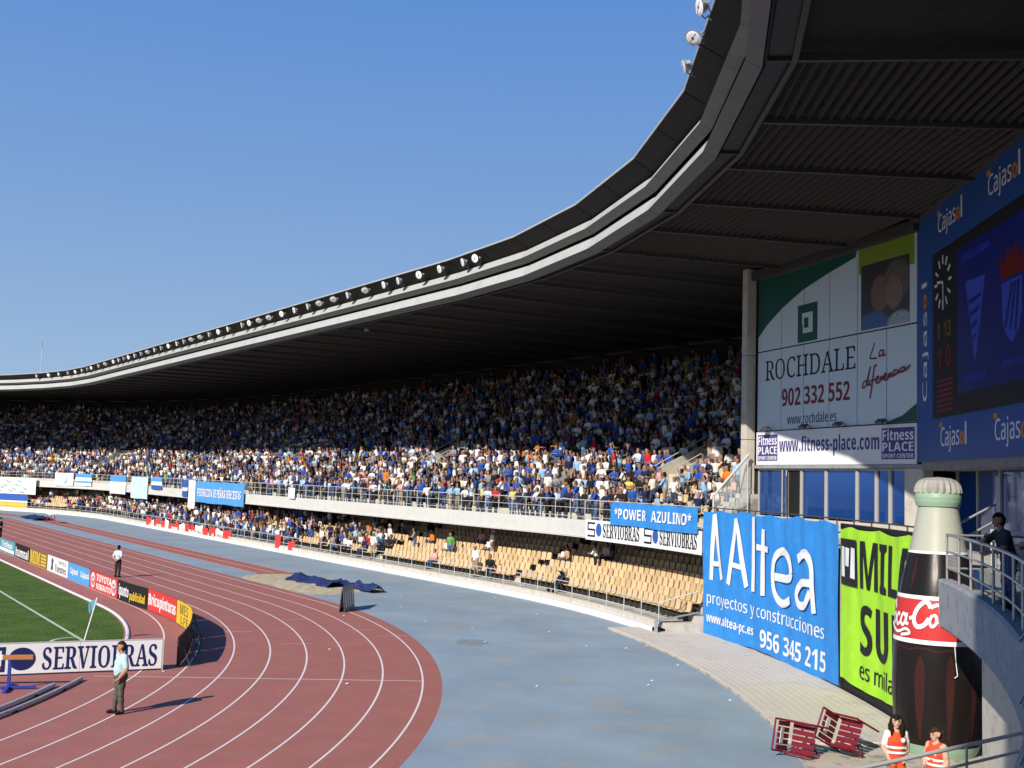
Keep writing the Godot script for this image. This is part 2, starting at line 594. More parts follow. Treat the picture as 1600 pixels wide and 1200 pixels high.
# a detailed person: joints by name, all in the figure's own frame (facing +z, feet at y = 0)
func person_fig(j: Dictionary, o: Dictionary) -> Dictionary:
	var b := []
	var top := 2
	var g: float = o.get("girth", 1.0)
	b.append([j.hip + V(-0.075, 0, 0), j.hip + V(0.075, 0, 0), 0.125 * g, 0.125 * g, 3])
	b.append([j.hip + V(0, 0.09, 0.01), j.hip.lerp(j.chest, 0.5) + V(0, 0, 0.02 * g), 0.128 * g, 0.135 * g, top])
	b.append([j.hip.lerp(j.chest, 0.5) + V(0, 0, 0.015 * g), j.chest, 0.135 * g, 0.148, top])
	b.append([j.chest + V(-0.075, 0, 0.02), j.chest + V(0.075, 0, 0.02), 0.11, 0.11, top])
	b.append([j.neck + V(-0.12, -0.05, -0.01), j.neck + V(0.12, -0.05, -0.01), 0.07, 0.07, top])
	b.append([j.neck + V(0, -0.04, 0), j.neck.lerp(j.head, 0.62), 0.058, 0.054, 0])
	for s in ["l", "r"]:
		var sh: Vector3 = j["sh" + s]
		var el: Vector3 = j["el" + s]
		var wr: Vector3 = j["wr" + s]
		var ar: int = 2 if o.get("sleeve", 0) == 2 else 0
		if o.has("undershirt"):
			b.append([sh, sh.lerp(el, 0.62), 0.066, 0.062, 5])
			b.append([sh.lerp(el, 0.6), el, 0.047, 0.044, 0])
		else:
			b.append([sh, sh.lerp(el, 0.72), 0.068, 0.062, top])
			b.append([sh.lerp(el, 0.6), el, 0.050, 0.046, top if ar == 2 else 0])
		b.append([el, el.lerp(wr, 0.35), 0.046, 0.047, ar])
		b.append([el.lerp(wr, 0.35), wr, 0.046, 0.030, ar])
		var hj: Vector3 = j["hp" + s]
		var kn: Vector3 = j["kn" + s]
		var an: Vector3 = j["an" + s]
		b.append([hj, hj.lerp(kn, 0.5), 0.098 * g, 0.086, 3])
		b.append([hj.lerp(kn, 0.5), kn, 0.086, 0.066, 3])
		b.append([kn, kn.lerp(an, 0.35), 0.066, 0.066, 3])
		b.append([kn.lerp(an, 0.35), an, 0.066, 0.055, 3])
		var td: Vector3 = j["to" + s] - an
		td.y = 0
		td = td.normalized()
		b.append([an + V(0, -0.03, 0) - td * 0.035, an + V(0, -0.045, 0) + td * 0.15, 0.048, 0.04, 4])
	var fg := net(b, o.get("cell", 0.018), 0.05)
	# head on a grid of its own
	var hb := []
	hb.append([V(0, 0.035, -0.012), V(0, 0.03, 0.012), 0.088, 0.085, 0])
	hb.append([V(0, -0.03, 0.03), V(0, -0.072, 0.05), 0.066, 0.042, 0])
	hb.append([V(0, 0.0, 0.088), V(0, -0.03, 0.108), 0.012, 0.016, 0])
	hb.append([V(-0.02, 0.022, 0.085), V(0.02, 0.022, 0.085), 0.016, 0.016, 0])
	hb.append([V(-0.018, -0.056, 0.084), V(0.018, -0.056, 0.084), 0.008, 0.008, 6])
	for s in [-1.0, 1.0]:
		hb.append([V(0.086 * s, -0.005, -0.005), V(0.088 * s, 0.022, -0.01), 0.018, 0.02, 0])
		hb.append([V(0.034 * s, 0.012, 0.083), V(0.038 * s, 0.012, 0.081), 0.0075, 0.0075, 7])
		hb.append([V(0.02 * s, 0.034, 0.092), V(0.05 * s, 0.036, 0.08), 0.007, 0.006, 1])
	hb.append([V(0, 0.075, -0.01), V(0, 0.03, -0.05), 0.082, 0.08, 1])
	hb.append([V(0, 0.07, 0.035), V(0, 0.08, 0.0), 0.066, 0.07, 1])
	hb.append([V(0, -0.05, -0.045), V(0, 0.0, -0.05), 0.06, 0.07, 1])
	if o.get("hair", "") == "long":
		for s in [-1.0, 1.0]:
			hb.append([V(0.06 * s, 0.06, -0.02), V(0.105 * s, -0.08, -0.02), 0.06, 0.055, 1])
			hb.append([V(0.105 * s, -0.08, -0.02), V(0.12 * s, -0.22, 0.0), 0.058, 0.04, 1])
			hb.append([V(0.09 * s, -0.15, 0.03), V(0.10 * s, -0.27, 0.045), 0.045, 0.025, 1])
		hb.append([V(0, 0.02, -0.07), V(0, -0.2, -0.09), 0.08, 0.09, 1])
	elif o.get("hair", "") == "tied":
		hb.append([V(0, 0.06, -0.09), V(0.02, 0.04, -0.14), 0.045, 0.05, 1])
		hb.append([V(0.02, 0.03, -0.14), V(0.02, -0.12, -0.15), 0.04, 0.022, 1])
	elif o.get("hair", "") == "cap":
		hb.append([V(0, 0.09, 0.0), V(0, 0.075, 0.0), 0.095, 0.1, 7])
		hb.append([V(0, 0.06, 0.07), V(0, 0.05, 0.13), 0.05, 0.045, 7])
	var hf := net(hb, 0.0075, 0.02)
	fg = join(fg, hf, Transform3D(Basis.from_euler(o.get("look", Vector3.ZERO)), j.head))
	for s in ["l", "r"]:
		var el: Vector3 = j["el" + s]
		var wr: Vector3 = j["wr" + s]
		var d := (wr - el).normalized()
		var side: Vector3 = o.get("palm" + s, Vector3(-1.0 if s == "l" else 1.0, 0, 0.0))
		side = (side - d * side.dot(d)).normalized()
		var fw := side.cross(d).normalized()
		if o.get("thumb" + s, Vector3(0, 0, 1)).dot(fw) < 0.0: fw = -fw
		var w := []
		# local axes: x across the palm towards the thumb, y along the hand, z out of the palm
		var H := func(x: float, y: float, z: float): return wr + fw * x + d * y - side * z
		w.append([H.call(0.0, -0.02, 0.0), H.call(0.0, 0.02, 0.0), 0.027, 0.026, 0])
		w.append([H.call(0.016, 0.03, 0.0), H.call(0.022, 0.085, 0.002), 0.019, 0.015, 0])
		w.append([H.call(-0.016, 0.03, 0.0), H.call(-0.024, 0.08, 0.002), 0.018, 0.014, 0])
		w.append([H.call(0.0, 0.03, 0.0), H.call(0.0, 0.085, 0.0), 0.02, 0.015, 0])
		var fl := [0.082, 0.09, 0.084, 0.066]
		for k in 4:
			var x := 0.031 - 0.0205 * k
			var l: float = fl[k]
			var cu: float = o.get("curl", 0.35) + 0.06 * k
			var a1: Vector3 = H.call(x, 0.088 - 0.003 * k * k, 0.0)
			var a2: Vector3 = a1 + (d * cos(cu) - side * -sin(cu)) * l * 0.45
			var a3: Vector3 = a2 + (d * cos(cu * 2.0) - side * -sin(cu * 2.0)) * l * 0.32
			var a4: Vector3 = a3 + (d * cos(cu * 2.6) - side * -sin(cu * 2.6)) * l * 0.23
			w.append([a1, a2, 0.0092, 0.0086, 0]); w.append([a2, a3, 0.0086, 0.008, 0]); w.append([a3, a4, 0.008, 0.0072, 0])
		w.append([H.call(0.022, 0.03, -0.004), H.call(0.048, 0.062, -0.012), 0.0135, 0.0105, 0])
		w.append([H.call(0.048, 0.062, -0.012), H.call(0.056, 0.098, -0.018), 0.0102, 0.0085, 0])
		fg = join(fg, net(w, 0.0065, 0.008))
	return fg

func stand_joints(h := 1.75) -> Dictionary:
	var k := h / 1.75
	var j := {}
	j.hip = V(0, 0.93, 0) * k
	j.chest = V(0, 1.25, 0.0) * k
	j.neck = V(0, 1.46, -0.01) * k
	j.head = V(0, 1.635, 0.02) * k
	for s in [["l", 1.0], ["r", -1.0]]:
		var g: float = s[1]
		j["sh" + s[0]] = V(0.185 * g, 1.40, -0.01) * k
		j["el" + s[0]] = V(0.235 * g, 1.11, -0.03) * k
		j["wr" + s[0]] = V(0.225 * g, 0.86, 0.04) * k
		j["hp" + s[0]] = V(0.09 * g, 0.90, 0) * k
		j["kn" + s[0]] = V(0.105 * g, 0.49, 0.02) * k
		j["an" + s[0]] = V(0.11 * g, 0.09, -0.02) * k
		j["to" + s[0]] = V(0.13 * g, 0.03, 0.16) * k
	return j

func add_person(j: Dictionary, o: Dictionary, pal: Array, at: Vector3, yaw: float, label: String, group := "") -> Node3D:
	var t := thing("person", label, "person", at, group)
	t.rotation.y = yaw
	put(fig_mesh(person_fig(j, o), pal), "body", null, t)
	return t

func ordinal(n: int) -> String:
	var w := ["first", "second", "third", "fourth", "fifth", "sixth", "seventh", "eighth", "ninth", "tenth", "eleventh", "twelfth"]
	if n <= 12: return w[n - 1]
	var e := "th"
	if n % 100 < 11 or n % 100 > 13: e = {1: "st", 2: "nd", 3: "rd"}.get(n % 10, "th")
	return "%d%s" % [n, e]

# ------------------------------------------------------------------ the scene
func _ready():
	rng.seed = 20061
	# camera
	var cam := Camera3D.new()
	cam.name = "camera"
	add_child(cam)
	cam.position = Vector3(0, 6.137, 0)
	cam.basis = Basis(Vector3.RIGHT, atan(149.2 / 1760.0)) * Basis(Vector3.BACK, 0.030)
	cam.fov = 37.65
	cam.far = 1500.0
	cam.current = true
	# sky
	var env := Environment.new()
	var sky := Sky.new()
	var sm := ProceduralSkyMaterial.new()
	sm.sky_top_color = Color(0.040, 0.200, 0.62).linear_to_srgb()
	sm.sky_horizon_color = Color(0.40, 0.56, 0.72).linear_to_srgb()
	sm.sky_curve = 0.20
	sm.ground_bottom_color = Color(0.25, 0.22, 0.20)
	sm.ground_horizon_color = Color(0.55, 0.58, 0.62)
	sm.sun_angle_max = 1.0
	sky.sky_material = sm
	env.sky = sky
	env.background_mode = Environment.BG_SKY
	env.background_energy_multiplier = 0.86
	env.tonemap_mode = Environment.TONE_MAPPER_LINEAR
	env.tonemap_exposure = 1.18
	env.sdfgi_enabled = true
	env.ssao_enabled = true
	env.ssil_enabled = true
	var we := WorldEnvironment.new()
	we.name = "environment"
	we.environment = env
	add_child(we)
	# sun
	var sun := DirectionalLight3D.new()
	sun.name = "sun"
	add_child(sun)
	var az := deg_to_rad(33.2)
	var el := deg_to_rad(30.0)
	sun.look_at_from_position(Vector3(-30, 40, 40), Vector3(-30, 40, 40) + Vector3(sin(az) * cos(el), -sin(el), -cos(az) * cos(el)))
	sun.light_energy = 1.6
	sun.light_color = Color(1.0, 0.965, 0.91)
	sun.light_angular_distance = 0.5
	sun.shadow_enabled = true

	materials()
	build_ground()
	build_lower_stand()
	build_upper_stand()
	build_roof()
	build_end_block()
	build_scoreboard()
	build_banner_wall()
	build_near_tier()
	build_banners()
	build_pitch_boards()
	build_field_props()
	build_bottle()
	build_floodlights()
	build_people()
	build_crowd()

func materials():
	surface("track", Color(0.365, 0.138, 0.112), 0.08, 0.10, Color(0.34, 0.15, 0.125), 0.60, 9.0, 3, 0.9, 512, 0.5)
	surface("blue", Color(0.265, 0.335, 0.388), 0.13, 0.07, Color(0.315, 0.335, 0.335), 0.60, 26.0, 11, 0.85, 1024, 0.4)
	surface("grass", Color(0.076, 0.136, 0.018), 0.24, 0.26, Color(0.10, 0.155, 0.03), 0.55, 12.0, 21, 0.95, 512, 4.0)
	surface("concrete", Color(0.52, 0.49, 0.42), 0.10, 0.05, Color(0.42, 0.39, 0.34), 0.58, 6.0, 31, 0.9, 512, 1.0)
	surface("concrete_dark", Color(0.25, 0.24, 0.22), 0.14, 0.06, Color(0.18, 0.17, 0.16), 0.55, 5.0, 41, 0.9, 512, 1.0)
	surface("concrete_grey", Color(0.30, 0.315, 0.34), 0.10, 0.05, Color(0.22, 0.23, 0.24), 0.57, 4.0, 43, 0.85, 512, 1.0)
	surface("pavement", Color(0.50, 0.455, 0.37), 0.12, 0.08, Color(0.30, 0.29, 0.26), 0.57, 7.0, 51, 0.9, 512, 1.5)
	surface("sand", Color(0.60, 0.51, 0.34), 0.12, 0.22, Color(0.42, 0.34, 0.21), 0.56, 5.0, 61, 0.95, 512, 5.0)
	surface("white_wall", Color(0.56, 0.555, 0.52), 0.06, 0.04, Color(0.52, 0.50, 0.45), 0.60, 5.0, 71, 0.8, 512, 0.6)
	surface("plank", Color(0.58, 0.52, 0.445), 0.07, 0.02, Color(0.50, 0.45, 0.39), 0.66, 14.0, 81, 0.85, 512)
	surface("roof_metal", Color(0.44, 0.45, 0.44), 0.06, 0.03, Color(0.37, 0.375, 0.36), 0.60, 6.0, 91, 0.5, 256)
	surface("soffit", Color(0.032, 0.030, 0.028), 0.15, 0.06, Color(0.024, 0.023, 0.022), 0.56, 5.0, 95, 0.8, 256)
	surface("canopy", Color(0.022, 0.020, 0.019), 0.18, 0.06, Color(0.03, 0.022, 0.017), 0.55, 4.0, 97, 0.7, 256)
	surface("tarp", Color(0.020, 0.035, 0.115), 0.25, 0.08, Color(0.012, 0.018, 0.05), 0.52, 1.5, 99, 0.6, 256)
	surface("banner_blue", Color(0.035, 0.235, 0.62), 0.08, 0.03, Color(0.045, 0.28, 0.66), 0.58, 4.0, 101, 0.7, 256)
	surface("banner_green", Color(0.36, 0.70, 0.035), 0.06, 0.03, Color(0.40, 0.74, 0.06), 0.58, 4.0, 103, 0.7, 256)
	surface("beam_under_shaded", Color(0.16, 0.163, 0.16), 0.08, 0.05, Color(0.13, 0.13, 0.128), 0.60, 6.0, 92, 0.6, 256)  # roof metal again, darkened to paint in the shade under the edge beams
	surface("dirt", Color(0.235, 0.262, 0.275), 0.15, 0.10, Color(0.26, 0.31, 0.345), 0.5, 1.2, 94, 0.9, 256)
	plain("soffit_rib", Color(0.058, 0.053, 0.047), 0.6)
	plain("glazing", Color(0.010, 0.012, 0.017), 0.55)
	plain("white", Color(0.70, 0.70, 0.68), 0.6)
	plain("line", Color(0.78, 0.69, 0.64), 0.8)
	plain("grass_line", Color(0.50, 0.56, 0.42), 0.9)
	plain("steel", Color(0.46, 0.47, 0.47), 0.38, 0.7)
	plain("steel_dark", Color(0.10, 0.11, 0.125), 0.45, 0.4)
	plain("galvanised", Color(0.52, 0.53, 0.52), 0.5, 0.1)
	plain("seat", Color(0.585, 0.42, 0.24), 0.55)
	plain("seat_bracket", Color(0.05, 0.048, 0.045), 0.6)
	plain("black", Color(0.013, 0.013, 0.014), 0.6)
	plain("board_back", Color(0.030, 0.018, 0.018), 0.7)
	plain("navy", Color(0.012, 0.022, 0.10), 0.5)
	plain("print_white", Color(0.74, 0.75, 0.76), 0.5)
	plain("print_pale", Color(0.58, 0.68, 0.72), 0.45)
	plain("print_green", Color(0.012, 0.085, 0.060), 0.45)
	plain("print_lime", Color(0.20, 0.30, 0.03), 0.45)
	plain("print_red", Color(0.42, 0.02, 0.025), 0.5)
	plain("print_maroon", Color(0.20, 0.018, 0.03), 0.5)
	plain("print_purple", Color(0.075, 0.055, 0.22), 0.5)
	plain("red", Color(0.55, 0.045, 0.035), 0.55)
	plain("yellow", Color(0.72, 0.46, 0.03), 0.55)
	plain("teal", Color(0.10, 0.30, 0.34), 0.55)
	plain("olive", Color(0.20, 0.15, 0.04), 0.6)
	plain("sky_blue", Color(0.08, 0.30, 0.62), 0.55)
	plain("pale_blue", Color(0.50, 0.68, 0.76), 0.7)
	plain("flag_blue", Color(0.03, 0.10, 0.36), 0.7)
	plain("orange_print", Color(0.60, 0.22, 0.02), 0.5)
	plain("score_blue", Color(0.022, 0.085, 0.30), 0.45)
	plain("hurdle_blue", Color(0.03, 0.05, 0.30), 0.5)
	plain("wood", Color(0.42, 0.17, 0.06), 0.6)
	plain("maroon", Color(0.16, 0.012, 0.025), 0.45)
	plain("bottle_dark", Color(0.013, 0.010, 0.009), 0.28)
	plain("bottle_streak", Color(0.040, 0.013, 0.011), 0.30)
	plain("bottle_cream", Color(0.40, 0.41, 0.34), 0.42)
	plain("bottle_green", Color(0.27, 0.40, 0.28), 0.42)
	plain("bottle_cap", Color(0.33, 0.32, 0.285), 0.5)
	plain("bottle_red", Color(0.50, 0.035, 0.035), 0.42)
	plain("lamp_case", Color(0.42, 0.43, 0.43), 0.45, 0.4)
	plain("lamp_glass", Color(0.80, 0.81, 0.82), 0.25)
	plain("frame", Color(0.40, 0.38, 0.34), 0.5, 0.2)
	var fm := plain("figure", Color.WHITE, 0.85)
	fm.albedo_color = Color.WHITE
	fm.vertex_color_use_as_albedo = true
	fm.metallic_specular = 0.2
	var gl := plain("glass", Color(0.75, 0.85, 0.85), 0.05)
	gl.transparency = BaseMaterial3D.TRANSPARENCY_ALPHA
	gl.albedo_color.a = 0.16
	var wg := plain("window_glass", Color(0.022, 0.085, 0.32), 0.04, 0.5)
	wg.metallic_specular = 0.6
	var screen := plain("screen", Color(0.010, 0.012, 0.02), 0.35)
	screen.emission_enabled = true
	screen.emission = Color(0.03, 0.08, 0.45)
	screen.emission_energy_multiplier = 0.16
	var led := plain("led_blue", Color(0.02, 0.03, 0.06), 0.4)
	led.emission_enabled = true
	led.emission = Color(0.16, 0.24, 0.75)
	led.emission_energy_multiplier = 0.16
	var ledr := plain("led_red", Color(0.03, 0.006, 0.006), 0.4)
	ledr.emission_enabled = true
	ledr.emission = Color(0.6, 0.04, 0.05)
	ledr.emission_energy_multiplier = 0.06
	var ledy := plain("led_yellow", Color(0.03, 0.02, 0.006), 0.4)
	ledy.emission_enabled = true
	ledy.emission = Color(0.5, 0.42, 0.05)
	ledy.emission_energy_multiplier = 0.10

# ground, track and pitch
func ns(n: float, s: float, h: float) -> Vector3:
	# n metres across from the long axis, s metres along the straight from the bend's centre
	return Vector3(CX + cos(TA) * n - sin(TA) * s, h, -(CD + sin(TA) * n + cos(TA) * s))

func build_ground():
	var b := MB.new()
	b.quad(V(-900, -0.02, 900), V(900, -0.02, 900), V(900, -0.02, -900), V(-900, -0.02, -900))
	structure(b, "ground", M.concrete_dark)
	b = MB.new()
	sweep(b, [Vector2(46.84, 0), Vector2(48.75, 0)], -166, 95, 1.0)
	sweep(b, [Vector2(48.75, 0), Vector2(51.15, 0)], -13.0, 95, 1.0)
	sweep(b, [Vector2(51.15, 0), Vector2(55.5, 0)], -166, 95, 1.0)
	sweep(b, [Vector2(55.5, 0), Vector2(57.0, 0)], -166, 15.2, 1.0)
	structure(b, "blue_apron", M.blue, "worn blue synthetic apron between the track and the stand")
	b = MB.new()
	sweep(b, [Vector2(36.3, 0), Vector2(46.84, 0)], -166, 95, 0.5)
	var tr := structure(b, "running_track", M.track, "red running track with white lane lines round the bend")
	for k in range(1, 9):
		b = MB.new()
		var r := 36.5 + 1.22 * k
		sweep(b, [Vector2(r - 0.028, 0.004), Vector2(r + 0.028, 0.004)], -166, 95, 0.5)
		part(b, "lane_line", M.line, tr)
	b = MB.new()
	sweep(b, [Vector2(36.6, 0.0045), Vector2(46.3, 0.0045)], 28.35, 28.42, 0.1)
	part(b, "start_line", M.line, tr)
	for k in 9:
		# short stagger ticks across the lanes
		b = MB.new()
		var r := 38.0 + 0.95 * k
		sweep(b, [Vector2(r, 0.0042), Vector2(r + 1.1, 0.0042)], 9.5 + 2.3 * (k % 5), 9.54 + 2.3 * (k % 5), 0.1)
		part(b, "stagger_mark", M.track if k % 3 == 0 else M.line, tr)
	b = MB.new()
	sweep(b, [Vector2(48.75, 0), Vector2(51.15, 0)], -166, -13.0, 1.0)
	var run := structure(b, "jump_runway", M.track)
	for r in [48.85, 49.95, 51.05]:
		b = MB.new()
		sweep(b, [Vector2(r - 0.03, 0.004), Vector2(r + 0.03, 0.004)], -166, -14, 1.0)
		part(b, "runway_line", M.line, run)
	# pitch
	var pl := PackedVector2Array()
	for i in 43: pl.append(Vector2(36.3 * cos(deg_to_rad(0.5 * i)), -36.3 * sin(deg_to_rad(0.5 * i))))
	pl.append(Vector2(-36.3, pl[-1].y)); pl.append(Vector2(-36.3, SL)); pl.append(Vector2(-20.0, SL + 30.0)); pl.append(Vector2(0.0, SL + 36.3)); pl.append(Vector2(18.0, SL + 31.5)); pl.append(Vector2(28.0, SL + 23.1)); pl.append(Vector2(34.0, SL + 12.7)); pl.append(Vector2(36.3, SL))
	b = MB.new()
	b.poly(pl, func(p): return ns(p.x, p.y, 0.002))
	structure(b, "grass_pitch", M.grass, "green football pitch inside the running track")
	var dp := PackedVector2Array()
	for i in 138: dp.append(Vector2(36.3 * cos(deg_to_rad(21.1 + i)), -36.3 * sin(deg_to_rad(21.1 + i))))
	dp.append(Vector2(-33.7, -13.02)); dp.append(Vector2(33.7, -13.02))
	b = MB.new()
	b.poly(dp, func(p): return ns(p.x, p.y, 0.0))
	structure(b, "bend_area", M.track, "red synthetic area between the pitch and the bend")
	var pm := thing("pitch_marking", "white painted touchline and corner arc on the grass", "pitch marking", ns(33.45, -10.4, 0))
	b = MB.new()
	b.quad(ns(33.39, 84, 0.006), ns(33.39, -10.4, 0.006), ns(33.51, -10.4, 0.006), ns(33.51, 84, 0.006))
	part(b, "touchline", M.grass_line, pm)
	b = MB.new()
	b.quad(ns(33.39, -10.4, 0.006), ns(-33, -10.4, 0.006), ns(-33, -10.28, 0.006), ns(33.39, -10.28, 0.006))
	part(b, "goal_line", M.grass_line, pm)
	b = MB.new()
	for i in 12:
		var a0 := deg_to_rad(90.0 + 7.5 * i)
		var a1 := deg_to_rad(97.5 + 7.5 * i)
		var f := func(a: float, r: float): return ns(33.39 + cos(a) * r, -10.28 + sin(a) * r, 0.0065)
		b.quad(f.call(a0, 0.94), f.call(a0, 1.06), f.call(a1, 1.06), f.call(a1, 0.94))
	part(b, "corner_arc", M.grass_line, pm)
	# kerb round the pitch and its removed lengths
	b = MB.new()
	sweep(b, [Vector2(36.38, 0), Vector2(36.38, 0.045), Vector2(36.41, 0.06), Vector2(36.47, 0.06), Vector2(36.5, 0.045), Vector2(36.5, 0)], -120, 21.5, 0.5, true)
	structure(b, "track_kerb", M.white, "low white kerb between the grass and the red track")
	for a in [[36.46, 29.6, 48.0, "white kerb pipe lying along the inner lane beside the hurdle"], [36.05, 31.2, 48.0, "second white kerb pipe lying inside the first one"]]:
		var kt := thing("kerb_pipe", a[3], "kerb", rv(a[0], a[1], 0), "kerb pipes")
		b = MB.new()
		b.tube(ring_path(a[0], 0.07, a[1], a[2], 1.0), 0.055, 8)
		part(b, "pipe", M.galvanised, kt)
		for i in 4:
			b = MB.new()
			b.box(rt(a[0], lerpf(a[1], a[2], (i + 0.5) / 4.0), 0.02), Vector3(0.12, 0.04, 0.14))
			part(b, "foot", M.black, kt)
	# sand pit, pavement, deck
	b = MB.new()
	var sp := PackedVector2Array([Vector2(46.95, -11.3), Vector2(46.9, -6.5), Vector2(46.95, -2.4), Vector2(48.2, -1.2), Vector2(49.9, -2.0), Vector2(51.2, -1.6), Vector2(52.2, -5.0), Vector2(51.9, -9.5), Vector2(50.6, -12.8), Vector2(48.6, -13.2)])
	var sp2 := PackedVector2Array()
	for i in sp.size():
		for k in 4:
			var p := sp[i].cubic_interpolate(sp[(i + 1) % sp.size()], sp[i - 1], sp[(i + 2) % sp.size()], k / 4.0)
			sp2.append(p + Vector2(sin(i * 7.0 + k * 3.0), cos(i * 5.0 + k * 2.3)) * 0.10)
	for i in sp2.size():
		var c := Vector2(49.4, -6.8)
		var p: Vector2 = sp2[i]
		var q: Vector2 = sp2[(i + 1) % sp2.size()]
		for k in 5:
			var f0 := k / 5.0
			var f1 := (k + 1) / 5.0
			var hh := func(w: Vector2, f: float): return rv(w.x, w.y, 0.006 + 0.10 * (1.0 - f * f) + 0.025 * sin(w.x * 6.0 + w.y * 4.0) * (1.0 - f))
			var a0 := c.lerp(p, f0); var a1 := c.lerp(p, f1); var b0 := c.lerp(q, f0); var b1 := c.lerp(q, f1)
			if k > 0: b.tri(hh.call(a0, f0), hh.call(b1, f1), hh.call(b0, f0))
			b.tri(hh.call(a0, f0), hh.call(a1, f1), hh.call(b1, f1))
	structure(b, "sand_pit", M.sand, "jumping pit of pale sand spilling towards the track")
	b = MB.new()
	sweep(b, [Vector2(55.5, 0.0), Vector2(61.5, 0.0)], 36.2, 95, 1.0)
	structure(b, "pavement", M.pavement)
	var dk := thing("wooden_deck", "weathered grey plank deck at the foot of the blue banner", "deck", rv(57.3, 26, 0))
	b = MB.new()
	sweep(b, [Vector2(55.5, -0.02), Vector2(55.5, 0.068), Vector2(58.95, 0.068), Vector2(58.95, -0.02)], 15.2, 36.2, 1.0, true)
	part(b, "base", M.pavement, dk)
	for i in 14:
		b = MB.new()
		var r0 := 55.52 + i * 0.245
		var w := 0.239
		sweep(b, [Vector2(r0, 0.07), Vector2(r0, 0.098), Vector2(r0 + 0.008, 0.105), Vector2(r0 + w - 0.008, 0.105), Vector2(r0 + w, 0.098), Vector2(r0 + w, 0.07)], 15.25, 36.15, 1.0, true)
		part(b, "plank", M.plank, dk)

# the lower seating
const LQ := -164.0
func low_h(k: int) -> float: return 0.5 + 0.27 * k
func low_r(k: int) -> float: return 58.6 + 0.75 * k      # where tread k ends

func seat_mesh(tone := 1.0) -> ArrayMesh:
	var b := MB.new()
	# a moulded shell: pan, back with rounded shoulders; faces +z, feet of its bracket at y = 0
	var prof := [Vector2(0.20, 0.385), Vector2(0.19, 0.415), Vector2(0.02, 0.405), Vector2(-0.14, 0.40), Vector2(-0.19, 0.44), Vector2(-0.215, 0.55), Vector2(-0.245, 0.74), Vector2(-0.25, 0.80)]
	var wd := [0.19, 0.205, 0.21, 0.215, 0.215, 0.215, 0.205, 0.15]
	for i in prof.size() - 1:
		var p: Vector2 = prof[i]
		var q: Vector2 = prof[i + 1]
		b.quad(V(-wd[i], p.y, p.x), V(wd[i], p.y, p.x), V(wd[i + 1], q.y, q.x), V(-wd[i + 1], q.y, q.x))
		var o := Vector2(q.y - p.y, -(q.x - p.x)).normalized() * 0.03
		b.quad(V(wd[i], p.y - absf(o.y), p.x - absf(o.x)), V(-wd[i], p.y - absf(o.y), p.x - absf(o.x)), V(-wd[i + 1], q.y - absf(o.y), q.x - absf(o.x)), V(wd[i + 1], q.y - absf(o.y), q.x - absf(o.x)))
	b.quad(V(-0.15, 0.80, -0.25), V(0.15, 0.80, -0.25), V(0.15, 0.80, -0.28), V(-0.15, 0.80, -0.28))
	for i in b.v.size(): b.c.append(Color(0.585, 0.42, 0.24) * tone)
	var n0 := b.v.size()
	b.box(Transform3D(Basis.IDENTITY, V(0, 0.2, -0.08)), V(0.06, 0.4, 0.22))
	for i in b.v.size() - n0: b.c.append(Color(0.05, 0.048, 0.045))
	var m := b.mesh()
	m.surface_set_material(0, M.figure)
	return m

var seat_shape: ArrayMesh
var seat_shapes := []

